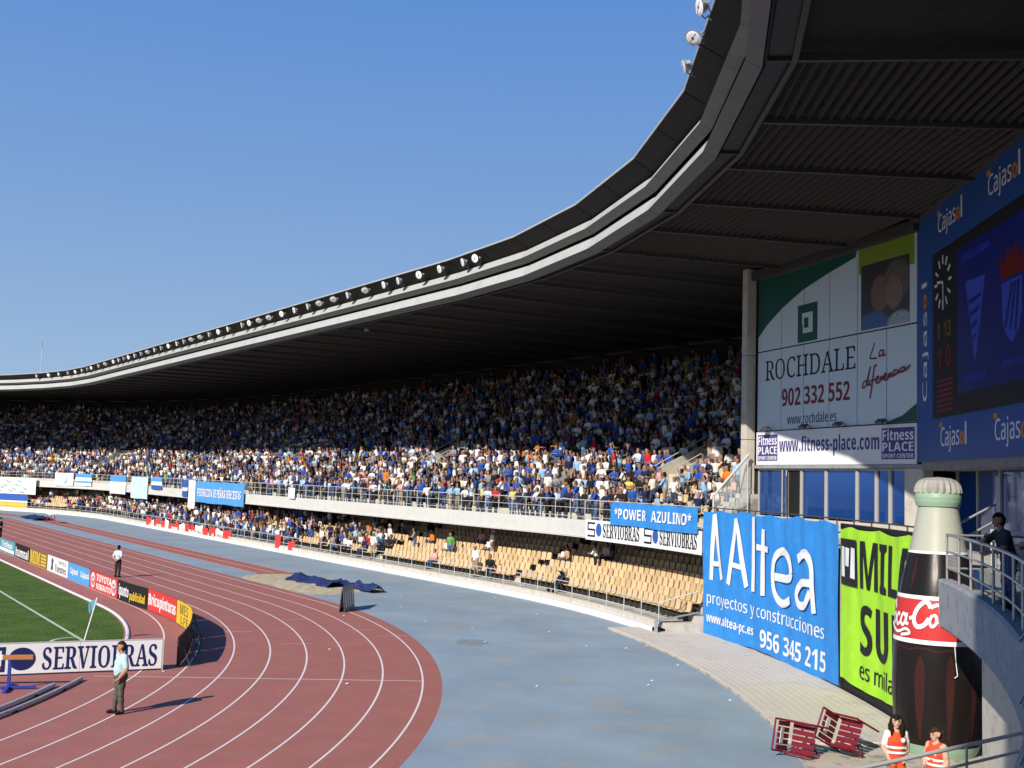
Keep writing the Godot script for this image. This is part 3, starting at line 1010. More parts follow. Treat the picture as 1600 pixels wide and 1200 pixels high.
func build_lower_stand():
	seat_shape = seat_mesh()
	seat_shapes = [seat_shape, seat_mesh(0.88), seat_mesh(1.1)]
	var st := thing("lower_stand", "lower seating tier with tan bucket seats below the white parapet", "grandstand", rv(57, 0, 0))
	var b := MB.new()
	sweep(b, [Vector2(56.9, -0.02), Vector2(56.9, 0.25), Vector2(56.92, 0.27), Vector2(57.22, 0.27)], LQ, 16.6, 1.0)
	part(b, "kerb", M.white, st)
	b = MB.new()
	var pr := [Vector2(57.22, 0.27), Vector2(57.22, 0.5), Vector2(low_r(0), 0.5)]
	for k in range(1, 10):
		pr.append(Vector2(low_r(k - 1), low_h(k)))
		pr.append(Vector2(low_r(k), low_h(k)))
	sweep(b, pr, LQ, 17.2, 1.0)
	part(b, "terrace", M.concrete, st)
	b = MB.new()
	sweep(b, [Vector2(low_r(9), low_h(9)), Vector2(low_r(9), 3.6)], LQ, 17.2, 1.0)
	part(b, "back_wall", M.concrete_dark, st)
	b = MB.new()
	var e := PackedVector2Array([Vector2(57.22, 0.0)])
	for p in pr: e.append(p)
	e.append(Vector2(low_r(9), 0.0))
	b.poly(e, func(p): return rv(p.x, 17.2, p.y))
	part(b, "end_wall", M.concrete, st)
	# front bay: the end of the tier turns back beside the banner
	b = MB.new()
	sweep(b, [Vector2(56.95, 0), Vector2(56.95, 0.55), Vector2(58.9, 0.9)], 16.7, 17.05, 0.4)
	part(b, "end_kerb", M.concrete_grey, st)
	# seats
	var list := []
	for k in 10:
		var r := low_r(k) - 0.28
		var l := to_len(16.6, r)
		while l > to_len(LQ + 1.0, r):
			var q := from_len(l, r)
			var ai := fposmod(l, 17.0)
			if not (ai < 0.75):
				list.append([rv(r, q, low_h(k)).distance_to(V(0, 6, 0)), r, q, low_h(k)])
			l -= 0.52
	list.sort_custom(func(x, y): return x[0] < y[0])
	var off := origin_of(st)
	for i in mini(300, list.size()):
		var o := put(seat_shapes[rng.randi_range(0, 2)], "seat", null, st)
		o.transform = rt(list[i][1], list[i][2], list[i][3]) * Transform3D(Basis(Vector3.UP, rng.randf_range(-0.05, 0.05)), Vector3.ZERO)
		o.position -= off
	for v in 3:
		var some := []
		for i in range(300 + v, list.size(), 3): some.append(rt(list[i][1], list[i][2], list[i][3]))
		copies(some, seat_shapes[(v * 2 + 1) % 3], "far_seats", st, off)
	# railing
	var rl := thing("front_railing", "low tubular steel railing along the foot of the lower seating", "railing", rv(57.3, 0, 0.27))
	for h in [0.72, 1.22]:
		b = MB.new()
		b.tube(ring_path(57.32, h, LQ, 16.3, 1.0), 0.024, 6)
		part(b, "rail", M.galvanised, rl)
	b = MB.new()
	b.tube([rv(57.32, 16.3, 1.22), rv(58.8, 16.9, 1.75)], 0.024, 6)
	part(b, "end_rail", M.galvanised, rl)
	b = MB.new()
	b.tube([V(0, 0, 0), V(0, 0.95, 0)], 0.022, 6)
	var pm := b.mesh()
	var q := 16.3
	while q > LQ:
		var o := put(pm, "post", M.galvanised, rl)
		o.position = rv(57.32, q, 0.27) - origin_of(rl)
		q -= 1.75
	# piers under the overhang
	for i in 9:
		var qq := 9.0 - 14.0 * i
		var c := thing("pier", "dark concrete pier behind the lower seats, %s from the blue banner" % ordinal(i + 1), "pier", rv(63.6, qq, low_h(6)), "piers under the upper tier")
		b = MB.new()
		b.bbox(rt(63.6, qq, (low_h(6) + 3.4) * 0.5), V(0.6, 3.4 - low_h(6), 0.6), 0.03)
		part(b, "shaft", M.concrete_dark, c)

func copies(ts: Array, mesh: Mesh, called: String, parent: Node3D, off: Vector3) -> MultiMeshInstance3D:
	var mm := MultiMesh.new()
	mm.transform_format = MultiMesh.TRANSFORM_3D
	mm.mesh = mesh
	mm.instance_count = ts.size()
	for i in ts.size():
		var t: Transform3D = ts[i]
		t.origin -= off
		mm.set_instance_transform(i, t)
	var o := MultiMeshInstance3D.new()
	o.multimesh = mm
	o.name = called
	o.set_meta("kind", "stuff")
	parent.add_child(o, true)
	return o

# the upper seating
const UF := 59.1          # parapet
func up_r(k: int) -> float: return 61.7 + 0.8 * k
func up_h(k: int) -> float: return 4.4 + 0.46 * k
const UROWS := 22
const UEND := 12.4
var holes := [[4.6, 6.6, 4, 7], [-23.5, -21.2, 5, 8], [-52.0, -49.6, 5, 8], [-79.0, -76.5, 5, 8], [-104.0, -101.0, 3, 7]]

func build_upper_stand():
	var st := thing("upper_stand", "upper seating tier behind the white parapet under the roof", "grandstand", rv(UF, 0, 3.2))
	var b := MB.new()
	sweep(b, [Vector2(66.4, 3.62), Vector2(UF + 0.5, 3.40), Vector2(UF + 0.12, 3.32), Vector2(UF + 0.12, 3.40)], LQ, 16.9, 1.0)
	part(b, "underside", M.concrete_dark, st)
	b = MB.new()
	sweep(b, [Vector2(UF + 0.12, 3.34), Vector2(UF, 3.34), Vector2(UF, 4.15), Vector2(UF + 0.02, 4.17), Vector2(UF + 0.24, 4.17), Vector2(UF + 0.24, 4.05)], LQ, 16.9, 1.0)
	part(b, "parapet", M.white_wall, st)
	for i in 21:
		# a drip rail under the parapet in lengths
		b = MB.new()
		var qa := LQ + i * 8.5
		sweep(b, [Vector2(UF - 0.05, 3.28), Vector2(UF - 0.05, 3.335), Vector2(UF + 0.1, 3.335)], qa + 0.02, minf(qa + 8.48, 16.9), 1.0)
		part(b, "drip_rail", M.galvanised, st)
	b = MB.new()
	var pr := [Vector2(UF + 0.24, 4.05), Vector2(up_r(0) - 0.62, 4.05), Vector2(up_r(0) - 0.62, up_h(0)), Vector2(up_r(0) + 0.2, up_h(0))]
	for k in range(1, UROWS):
		pr.append(Vector2(up_r(k - 1) + 0.2, up_h(k)))
		pr.append(Vector2(up_r(k) + 0.2, up_h(k)))
	sweep(b, pr, LQ, UEND, 1.0)
	part(b, "terrace", M.concrete, st)
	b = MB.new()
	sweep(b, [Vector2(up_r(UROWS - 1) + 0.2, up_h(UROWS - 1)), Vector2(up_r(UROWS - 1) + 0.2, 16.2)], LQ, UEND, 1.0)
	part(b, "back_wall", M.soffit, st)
	b = MB.new()
	var e := PackedVector2Array([Vector2(UF + 0.24, 3.3)])
	for p in pr: e.append(p)
	e.append(Vector2(up_r(UROWS - 1) + 0.2, 3.5))
	b.poly(e, func(p): return rv(p.x, UEND, p.y))
	part(b, "end_wall", M.concrete, st)
	var seats := []
	for k in UROWS:
		var r := up_r(k) - 0.02
		var l := to_len(UEND - 0.4, r)
		while l > to_len(LQ + 1.0, r):
			var q := from_len(l, r)
			if not is_aisle(l) and not in_hole(q, k): seats.append([q, k, r])
			l -= 0.53
	var off := origin_of(st)
	seats.sort_custom(func(x, y): return rv(x[2], x[0], 0).length() < rv(y[2], y[0], 0).length())
	for i in 120:
		var o := put(seat_shape, "seat", null, st)
		o.transform = rt(seats[i][2], seats[i][0], up_h(seats[i][1]))
		o.position -= off
	copies(seats.slice(120).map(func(s): return rt(s[2], s[0], up_h(s[1]))), seat_shape, "far_seats", st, off)
	# parapet railing
	var rl := thing("parapet_railing", "tubular steel railing on top of the white parapet", "railing", rv(UF, 0, 4.15))
	for h in [4.34, 4.78, 5.2]:
		b = MB.new()
		b.tube(ring_path(UF + 0.1, h, LQ, 16.8, 1.0), 0.026 if h > 5.0 else 0.018, 6)
		part(b, "rail", M.galvanised, rl)
	b = MB.new()
	b.tube([V(0, 0, 0), V(0, 1.06, 0)], 0.024, 6)
	var pm := b.mesh()
	var q := 16.8
	while q > LQ:
		var o := put(pm, "post", M.galvanised, rl)
		o.position = rv(UF + 0.1, q, 4.15) - origin_of(rl)
		q -= 1.42
	# vomitories: openings in the seating with a parapet and handrails
	var words := ["nearest the glass screen", "second from the glass screen", "third from the glass screen", "fourth from the glass screen", "farthest, near the left edge"]
	for i in holes.size():
		var a: Array = holes[i]
		var v := thing("stair_opening", "dark stair opening with handrails in the crowd, %s" % words[i], "stair opening", rv(up_r(a[2]), a[0], up_h(a[2])), "stair openings in the upper tier")
		var r0 := up_r(a[2]) - 0.55
		var r1 := up_r(a[3]) + 0.15
		var hb := up_h(a[2])
		for s in [a[0], a[1]]:
			b = MB.new()
			var f := func(r: float, h: float, d: float): return rv(r, adv(s, d, r), h)
			var pts := [Vector2(r0, hb), Vector2(r1, hb), Vector2(r1, up_h(a[3]) + 0.75), Vector2(r0, up_h(a[2]) + 0.75)]
			for k in 4:
				var p: Vector2 = pts[k]
				var w: Vector2 = pts[(k + 1) % 4]
				b.quad(f.call(p.x, p.y, -0.06), f.call(p.x, p.y, 0.06), f.call(w.x, w.y, 0.06), f.call(w.x, w.y, -0.06))
			b.quad(f.call(pts[0].x, pts[0].y, 0.06), f.call(pts[3].x, pts[3].y, 0.06), f.call(pts[2].x, pts[2].y, 0.06), f.call(pts[1].x, pts[1].y, 0.06))
			b.quad(f.call(pts[0].x, pts[0].y, -0.06), f.call(pts[1].x, pts[1].y, -0.06), f.call(pts[2].x, pts[2].y, -0.06), f.call(pts[3].x, pts[3].y, -0.06))
			part(b, "side_wall", M.concrete, v)
			b = MB.new()
			b.tube([rv(r0 - 0.5, s, up_h(a[2]) + 0.72), rv(r1, s, up_h(a[3]) + 1.15), rv(r1 + 1.6, s, up_h(a[3] + 2) + 1.15)], 0.028, 6)
			part(b, "handrail", M.galvanised, v)
		b = MB.new()
		b.quad(rv(r1 + 0.01, a[0], hb), rv(r1 + 0.01, a[1], hb), rv(r1 + 0.01, a[1], up_h(a[3]) + 0.9), rv(r1 + 0.01, a[0], up_h(a[3]) + 0.9))
		b.quad(rv(r1 + 0.13, a[1], hb), rv(r1 + 0.13, a[0], hb), rv(r1 + 0.13, a[0], up_h(a[3]) + 0.9), rv(r1 + 0.13, a[1], up_h(a[3]) + 0.9))
		b.quad(rv(r1 + 0.01, a[0], up_h(a[3]) + 0.9), rv(r1 + 0.01, a[1], up_h(a[3]) + 0.9), rv(r1 + 0.13, a[1], up_h(a[3]) + 0.9), rv(r1 + 0.13, a[0], up_h(a[3]) + 0.9))
		part(b, "rear_wall", M.concrete, v)
		b = MB.new()
		b.quad(rv(r1 - 0.02, a[0] + 0.2, hb), rv(r1 - 0.02, a[1] - 0.2, hb), rv(r1 - 0.02, a[1] - 0.2, up_h(a[3]) + 0.3), rv(r1 - 0.02, a[0] + 0.2, up_h(a[3]) + 0.3))
		part(b, "opening", M.black, v)  # flat black sheet painting the darkness inside the stair, no hole behind it

func is_aisle(l: float) -> bool:
	return fposmod(l + 6.0, 16.0) < 1.15

func in_hole(q: float, k: int) -> bool:
	for a in holes:
		if q > a[0] - 0.3 and q < a[1] + 0.3 and k >= a[2] - 1 and k <= a[3]: return true
	return false

# the roof over the ring
const QA := -170.26        # bays of 7.75 from here to the end
const QB := 116.49
func build_roof():
	var rf := thing("stadium_roof", "dark cantilevered stadium roof with pale double edge beams", "roof", rv(54, 8, 15.7))
	var bay := 7.75
	var edge := [[[Vector2(54.36, 15.74), Vector2(53.98, 15.95), Vector2(54.27, 16.47), Vector2(54.38, 16.47)], "edge_beam"], [[Vector2(54.22, 16.60), Vector2(53.86, 16.80), Vector2(54.12, 17.20), Vector2(54.26, 17.20)], "edge_beam"]]
	for e in edge:
		var q := QA
		while q < QB - 0.1:
			var b := MB.new()
			sweep(b, e[0].slice(1), q + 0.012, q + bay - 0.012, bay, false, true)
			var bm := part(b, e[1], M.roof_metal, rf)
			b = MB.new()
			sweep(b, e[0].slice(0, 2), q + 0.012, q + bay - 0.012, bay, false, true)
			part(b, "under_face", M.beam_under_shaded, bm)  # same metal as the beam, its underside shade put into the colour
			q += bay
	var b := MB.new()
	sweep(b, [Vector2(54.44, 15.80), Vector2(54.44, 17.2)], QA, QB, bay, false, true)
	part(b, "edge_core", M.black, rf)
	# dark canopy above the beams, with a bright drip edge
	var q := QA
	while q < QB - 0.1:
		for s in 2:
			b = MB.new()
			var q0 := q + bay * 0.5 * s + 0.03
			var q1 := q + bay * 0.5 * (s + 1) - 0.03
			var pr := [Vector2(54.4, 17.16), Vector2(53.42, 17.74), Vector2(53.42, 17.80), Vector2(54.6, 17.95)]
			# the canopy's edge follows the chord of its bay
			for k in 3:
				var f := func(p: Vector2, t: float): return rv(p.x, q, p.y).lerp(rv(p.x, q + bay, p.y), (t - q) / bay)
				b.quad(f.call(pr[k], q0), f.call(pr[k], q1), f.call(pr[k + 1], q1), f.call(pr[k + 1], q0))
			part(b, "canopy_panel", M.canopy, rf)
		q += bay
	b = MB.new()
	sweep(b, [Vector2(53.40, 17.75), Vector2(53.38, 17.77), Vector2(53.38, 17.83), Vector2(53.44, 17.84)], QA, QB, bay, false, true)
	part(b, "drip_edge", M.roof_metal, rf)
	b = MB.new()
	sweep(b, [Vector2(54.4, 17.9), Vector2(84, 18.6), Vector2(84, 16.0)], QA, QB, bay, false, true)
	part(b, "deck", M.roof_metal, rf)
	# glazed strip behind the edge beam: one pane for each bay in a frame
	q = QA
	while q < QB - 0.1:
		b = MB.new()
		b.quad(rv(54.5, q + bay - 0.1, 15.98), rv(54.5, q + 0.1, 15.98), rv(55.02, q + 0.1, 15.98), rv(55.02, q + bay - 0.1, 15.98))
		part(b, "strip_pane", M.glazing, rf)
		b = MB.new()
		b.box(Transform3D(rt(54.78, q, 15.96).basis, rv(54.78, q, 15.96)), V(0.09, 0.13, 0.66))
		part(b, "strip_bar", M.soffit_rib, rf)
		q += bay
	for a in [[54.44, 0.06], [55.1, 0.14]]:
		b = MB.new()
		var w: float = a[1]
		sweep(b, [Vector2(a[0] - w * 0.5, 16.05), Vector2(a[0] - w * 0.5, 15.88), Vector2(a[0] + w * 0.5, 15.88), Vector2(a[0] + w * 0.5, 16.05)].map(func(p): return p), QA, QB, bay, false, true)
		part(b, "ring_bar", M.soffit_rib, rf)
	# soffit lining above, ribs across it
	b = MB.new()
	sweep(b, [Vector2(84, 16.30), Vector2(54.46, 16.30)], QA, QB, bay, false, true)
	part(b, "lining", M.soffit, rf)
	var k := 0
	q = 39.0
	while q > QA:
		var o := MB.new()
		var rr := 80.0 if q < 12.0 else 63.6
		o.box(Transform3D(rt(0, q, 0).basis, (rv(55.1, q, 15.99) + rv(rr, q, 15.99)) * 0.5), V(0.13, 0.2, rr - 55.1))
		part(o, "rib", M.soffit_rib, rf)
		q -= 4.68
	q = 39.0 + 4.68
	while q < 95.0:
		var o := MB.new()
		o.box(Transform3D(rt(0, q, 0).basis, (rv(55.1, q, 15.99) + rv(70, q, 15.99)) * 0.5), V(0.13, 0.2, 14.9))
		part(o, "rib", M.soffit_rib, rf)
		q += 4.68
	# louvre slats between the ribs of the near bays
	for i in 5:
		var q1 := 39.0 - 4.68 * i
		var q0 := q1 - 4.68
		for s in 28:
			var r := 55.38 + s * 0.295
			var A := rv(r, q0, 16.05)
			var B := rv(r, q1, 16.05)
			var d := (B - A).normalized()
			var z := d.cross(Vector3.UP)
			var o := MB.new()
			o.box(Transform3D(Basis(d, Vector3.UP, z).rotated(d, 0.35), (A + B) * 0.5), V((B - A).length() - 0.16, 0.13, 0.035))
			part(o, "slat", M.soffit_rib, rf)
	# small lamp under the edge
	var lp := thing("soffit_lamp", "small round lamp hanging under the dark roof edge", "lamp", rv(55.3, -13.5, 15.7))
	b = MB.new()
	b.lathe(Transform3D(Basis.IDENTITY, rv(55.3, -13.5, 15.42)), [Vector2(0.16, 0.0), Vector2(0.17, 0.06), Vector2(0.10, 0.2), Vector2(0.03, 0.26)], 12)
	part(b, "case", M.lamp_case, lp)
	b = MB.new()
	b.tube([rv(55.3, -13.5, 15.66), rv(55.3, -13.5, 15.92)], 0.02, 6)
	part(b, "stem", M.steel_dark, lp)
	# a thin mast behind the roof
	var ms := thing("mast", "thin mast rising behind the far end of the roof", "mast", V(-83.8, 0, -200))
	b = MB.new()
	b.tube([V(-83.8, 0, -200), V(-83.9, 14, -200), V(-84.0, 27, -200)], 0.13, 6, 0.05)
	part(b, "pole", M.galvanised, ms)
	b = MB.new()
	b.tube([V(-84.0, 27, -200), V(-84.0, 28.2, -200)], 0.03, 5)
	part(b, "tip", M.steel_dark, ms)

func build_floodlights():
	var qs := [38.5, 36.5, 34.3, 3.3, 1.85, -0.8, -3.15, -5.7, -7.55, -10.1, -12.65, -14.8, -17.1, -19.05, -21.4, -23.75, -26.25, -28.3, -30.35, -32.0, -35.25, -37.55, -39.95, -42.3, -44.75, -46.95, -49.0, -51.55, -54.0, -56.15, -58.55, -61.0, -63.3, -65.6, -67.6, -69.65, -71.8, -75.4, -78.5, -81.9, -84.1, -86.65, -89.5, -92.4, -95.5, -98.6, -102.0]
	var proto: Node3D
	for i in qs.size():
		var n := i + 1
		var lb := "round floodlight on the roof edge, %s from the right" % ordinal(n)
		var t: Node3D
		if i == 0:
			t = thing("floodlight", lb, "floodlight", Vector3.ZERO, "floodlights on the roof edge")
			var b := MB.new()
			# beam axis +z
			var x := Transform3D(Basis(Vector3.RIGHT, PI / 2), Vector3.ZERO)
			b.lathe(x, [Vector2(0.07, -0.30), Vector2(0.12, -0.27), Vector2(0.21, -0.12), Vector2(0.27, 0.0), Vector2(0.285, 0.03), Vector2(0.265, 0.03)], 18)
			part(b, "case", M.lamp_case, t)
			b = MB.new()
			b.lathe(x, [Vector2(0.265, 0.018), Vector2(0.18, 0.045), Vector2(0.0, 0.055)], 18)
			part(b, "lens", M.lamp_glass, t)
			b = MB.new()
			b.lathe(x, [Vector2(0.05, 0.05), Vector2(0.05, 0.062), Vector2(0.0, 0.064)], 10)
			b.box(Transform3D(Basis(Vector3.BACK, 0.7), V(0, 0, 0.052)), V(0.42, 0.012, 0.012))
			part(b, "bulb_holder", M.steel_dark, t)
			b = MB.new()
			b.tube([V(-0.3, 0, -0.02), V(-0.3, -0.16, -0.14), V(-0.22, -0.34, -0.2), V(0.22, -0.34, -0.2), V(0.3, -0.16, -0.14), V(0.3, 0, -0.02)], 0.022, 5)
			b.tube([V(0, -0.34, -0.2), V(0, -0.5, -0.28)], 0.035, 5)
			part(b, "bracket", M.steel_dark, t)
			b = MB.new()
			b.box(Transform3D(Basis.IDENTITY, V(0.33, 0.02, -0.12)), V(0.09, 0.12, 0.14))
			part(b, "gear_box", M.lamp_case, t)
			proto = t
		else:
			t = proto.duplicate()
			t.name = numbered("floodlight")
			add_child(t)
			t.set_meta("label", lb)
		var q: float = qs[i]
		var yaw := 0.0
		var pitch := 0.30
		if i == 1 or [9, 11, 12, 16, 17, 23, 24, 30, 37].has(i): yaw = 0.95; pitch = 0.75
		elif i % 3 == 0: yaw = 0.35
		elif i % 3 == 1: yaw = -0.15
		t.transform = Transform3D(rt(0, q, 0).basis * Basis(Vector3.UP, yaw) * Basis(Vector3.RIGHT, pitch) * Basis.from_scale(Vector3.ONE * (0.74 if i < 3 else 0.82)), rv(53.45 if i > 2 else 52.95, q, 17.45 if i > 2 else 17.42))

# ------------------------------------------------------------------ the block beside the stand
const W0 := Vector3(11.34, 0, -52.04)
const W1 := Vector3(14.87, 0, -40.97)
const W2 := Vector3(14.03, 0, -30.61)

func wall_frame(a: Vector3, e: Vector3) -> Transform3D:
	var d := (e - a).normalized()
	return Transform3D(Basis(d, Vector3.UP, d.cross(Vector3.UP)), a)

func slab(b: MB, f: Transform3D, x0: float, x1: float, y0: float, y1: float, z0: float, z1: float, bev := 0.0):
	var t := f * Transform3D(Basis.IDENTITY, V((x0 + x1) * 0.5, (y0 + y1) * 0.5, (z0 + z1) * 0.5))
	if bev > 0.0: b.bbox(t, V(x1 - x0, y1 - y0, z1 - z0), bev)
	else: b.box(t, V(x1 - x0, y1 - y0, z1 - z0))

func one_slab(f: Transform3D, a: Array, called: String, m: Material, parent: Node3D, bev := 0.0) -> MeshInstance3D:
	var b := MB.new()
	slab(b, f, a[0], a[1], a[2], a[3], a[4], a[5], bev)
	return part(b, called, m, parent)

func portrait() -> StandardMaterial3D:
	# the print of a photograph: two people close together, soft and dark, on an olive ground
	var s := 128
	var im := Image.create(s, s, false, Image.FORMAT_RGB8)
	var f := FastNoiseLite.new()
	f.seed = 5
	f.frequency = 0.06
	var blobs := [[34, 128, 46, 34, Color(0.05, 0.11, 0.28)], [104, 128, 34, 26, Color(0.33, 0.36, 0.40)], [44, 46, 36, 44, Color(0.035, 0.025, 0.02)], [52, 62, 25, 36, Color(0.17, 0.095, 0.065)], [96, 44, 34, 40, Color(0.11, 0.085, 0.065)], [88, 66, 22, 32, Color(0.21, 0.135, 0.10)]]
	for y in s:
		for x in s:
			var c := Color(0.035, 0.032, 0.028)
			for bl in blobs:
				var d := Vector2((x - bl[0]) / float(bl[2]), (y - bl[1]) / float(bl[3])).length()
				c = c.lerp(bl[4], clampf((1.08 - d) * 5.0, 0.0, 1.0))
			c *= 1.0 + 0.35 * f.get_noise_2d(x * 2.0, y * 2.0)
			im.set_pixel(x, y, c.clamp().linear_to_srgb())
	var m := StandardMaterial3D.new()
	m.albedo_texture = ImageTexture.create_from_image(im)
	m.roughness = 0.45
	return m

func build_end_block():
	var f := wall_frame(W0, W1)
	var L := (W1 - W0).length()
	var bk := thing("end_block", "concrete building block with blue glazing between the stand and the scoreboard", "building", W0)
	# walls and deck
	one_slab(f, [0.0, L + 0.2, 4.2, 4.86, -0.3, -0.02], "sill_wall", M.concrete, bk)
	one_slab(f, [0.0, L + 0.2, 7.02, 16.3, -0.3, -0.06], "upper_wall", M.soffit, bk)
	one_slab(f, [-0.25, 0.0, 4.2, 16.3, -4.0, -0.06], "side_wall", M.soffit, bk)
	one_slab(f, [0.0, L + 0.3, 6.98, 7.12, -0.3, 0.12], "canopy_beam", M.concrete_grey, bk)
	one_slab(f, [0.1, L, 4.2, 7.0, -2.6, -2.5], "inner_wall", M.black, bk)
	one_slab(f, [-0.6, L + 0.1, 15.72, 16.12, -0.05, 0.32], "head_trim", M.soffit_rib, bk)
	# windows
	var xs := [0.15, 2.6, 3.75, 5.6, 7.75, 9.0, 9.85, 10.9]
	for i in xs.size() - 1:
		if i == 2: pass
		var w := one_slab(f, [xs[i] + 0.09, xs[i + 1] - 0.09, 4.92, 6.9, -0.13, -0.10], "window", M.window_glass if i != 1 else M.black, bk)
		for e in [[xs[i], xs[i] + 0.09, 4.86, 6.97], [xs[i + 1] - 0.09, xs[i + 1], 4.86, 6.97]]:
			one_slab(f, [e[0] + 0.004, e[1] - 0.004, e[2], e[3], -0.16, -0.04 + 0.002 * i], "frame", M.frame, w, 0.01)
		one_slab(f, [xs[i] + 0.09, xs[i + 1] - 0.09, 6.9, 6.97, -0.15, -0.05], "head", M.frame, w, 0.01)
	# an open casement
	var hb := f * Transform3D(Basis(Vector3.UP, -0.9), V(2.75, 0, 0))
	one_slab(hb, [0.0, 0.1, 4.9, 6.9, 0.0, 0.05], "open_casement", M.frame, bk, 0.01)
	one_slab(hb, [0.5, 0.6, 4.9, 6.9, 0.0, 0.05], "open_casement", M.frame, bk, 0.01)
	one_slab(f, [10.9, L + 0.35, 4.2, 6.98, -0.35, 0.1], "pillar", M.concrete, bk, 0.02)
	# slim column at the corner
	var cl := thing("corner_column", "tall pale concrete column at the end of the crowded stand", "column", V(11.02, 4.2, -51.6))
	for a in [[4.2, 6.0], [6.02, 8.28], [8.30, 12.2], [12.22, 16.28]]:
		one_slab(f, [-0.52, -0.04, a[0], a[1], 0.02, 0.5], "shaft", M.concrete, cl, 0.02)
	# the big panelled advertisement
	var rb := thing("panel_advert", "large pale panelled advertisement with serif name, green square and portrait", "billboard", f * V(5.8, 8.65, 0))
	var px := [0.15, 2.2, 4.0, 5.92, 7.87, 9.75, 11.55]
	for i in 6:
		one_slab(f, [px[i] + 0.025, px[i + 1] - 0.025, 8.69, 12.30, -0.04, 0.03], "panel", M.print_pale, rb)
		one_slab(f, [px[i] + 0.025, px[i + 1] - 0.025, 12.36, 15.7, -0.04, 0.03], "panel", M.print_pale, rb)
	var fm := func(z: float): return func(p: Vector2): return f * V(p.x, p.y, z)
	var b := MB.new()
	var cv := [Vector2(0.16, 13.0), Vector2(1.0, 13.55), Vector2(2.2, 14.12), Vector2(3.92, 14.71), Vector2(5.85, 15.12), Vector2(7.73, 15.45), Vector2(7.8, 15.69), Vector2(0.16, 15.69)]
	b.poly(PackedVector2Array(cv), fm.call(0.036))
	part(b, "green_field", M.print_green, rb)
	b = MB.new()
	b.poly(PackedVector2Array([Vector2(9.6, 8.7), Vector2(10.7, 8.95), Vector2(11.53, 9.36), Vector2(11.53, 8.7)]), fm.call(0.036))
	part(b, "green_field", M.print_green, rb)
	b = MB.new()
	b.poly(PackedVector2Array([Vector2(7.95, 14.7), Vector2(11.4, 14.55), Vector2(11.4, 15.69), Vector2(7.95, 15.69)]), fm.call(0.037))
	part(b, "lime_field", M.print_lime, rb)
	b = MB.new()
	b.quad_uv(f * V(8.12, 12.42, 0.042), f * V(11.12, 12.42, 0.042), f * V(11.12, 15.0, 0.042), f * V(8.12, 15.0, 0.042))
	part(b, "portrait_print", portrait(), rb)
	b = MB.new()
	for e in [[3.5, 12.3, 5.05, 14.05]]:
		slab(b, f, 3.52, 5.03, 12.42, 14.05, 0.03, 0.038)
	part(b, "square_logo", M.print_green, rb)
	b = MB.new()
	slab(b, f, 3.86, 4.68, 12.80, 13.68, 0.03, 0.042)
	part(b, "square_logo", M.print_pale, rb)
	b = MB.new()
	slab(b, f, 4.02, 4.36, 13.02, 13.46, 0.03, 0.046)
	slab(b, f, 3.86, 3.92, 12.80, 13.2, 0.03, 0.047)
	part(b, "square_logo", M.print_green, rb)
	var at := func(x: float, y: float): return flat_map(f * Transform3D(Basis.IDENTITY, V(x, y, 0.034)))
	lettering("ROCHDALE", "serif", 6.9, 0.92, at.call(0.85, 10.96), M.black, rb)
	lettering("902 332 552", "sans_bold", 5.1, 0.78, at.call(2.28, 9.72), M.print_maroon, rb)
	lettering("www.rochdale.es", "sans", 3.75, 0.46, at.call(2.72, 8.9), M.navy, rb)
	var sc := []
	var S := func(pts: Array, w := 0.07): sc.append([curve(pts.map(func(p): return Vector2(p[0], p[1]))), w])
	S.call([[9.0, 11.85], [8.85, 11.55], [8.72, 11.28], [9.15, 11.24]])
	S.call([[9.55, 11.5], [9.35, 11.5], [9.3, 11.3], [9.5, 11.35], [9.58, 11.52], [9.55, 11.3], [9.7, 11.34]])
	# the second word in running script
	var x0 := 8.3
	S.call([[8.5, 10.4], [8.3, 10.35], [8.25, 10.15], [8.45, 10.2], [8.55, 10.45], [8.75, 10.95], [8.55, 10.3], [8.68, 10.22]])
	S.call([[8.72, 10.4], [8.68, 10.25], [8.8, 10.25]])
	S.call([[9.15, 10.95], [9.0, 10.9], [8.85, 10.2], [8.72, 9.7]])
	S.call([[8.78, 10.38], [9.05, 10.42]])
	S.call([[9.1, 10.36], [9.28, 10.44], [9.2, 10.52], [9.1, 10.36], [9.2, 10.26], [9.38, 10.34], [9.42, 10.5], [9.48, 10.36], [9.58, 10.52], [9.6, 10.36]])
	S.call([[9.6, 10.42], [9.78, 10.5], [9.7, 10.6], [9.6, 10.42], [9.72, 10.34], [9.88, 10.42], [9.94, 10.58], [9.96, 10.42], [10.06, 10.6], [10.12, 10.45], [10.22, 10.5]])
	S.call([[10.4, 10.68], [10.22, 10.64], [10.25, 10.5], [10.42, 10.55], [10.5, 10.7], [10.5, 10.56], [10.62, 10.62]])
	S.call([[10.85, 10.75], [10.68, 10.72], [10.68, 10.58], [10.85, 10.62], [10.9, 10.76], [10.92, 10.62], [11.2, 10.8]])
	strokes(sc, at.call(0.0, 0.0), M.print_maroon, rb)
	# long sign under it
	var fs := thing("fitness_sign", "long white sign with purple web address above the blue windows", "sign", f * V(5.8, 7.12, 0.1))
	one_slab(f, [0.22, 11.6, 7.13, 8.64, 0.0, 0.1], "board", M.print_white, fs, 0.01)
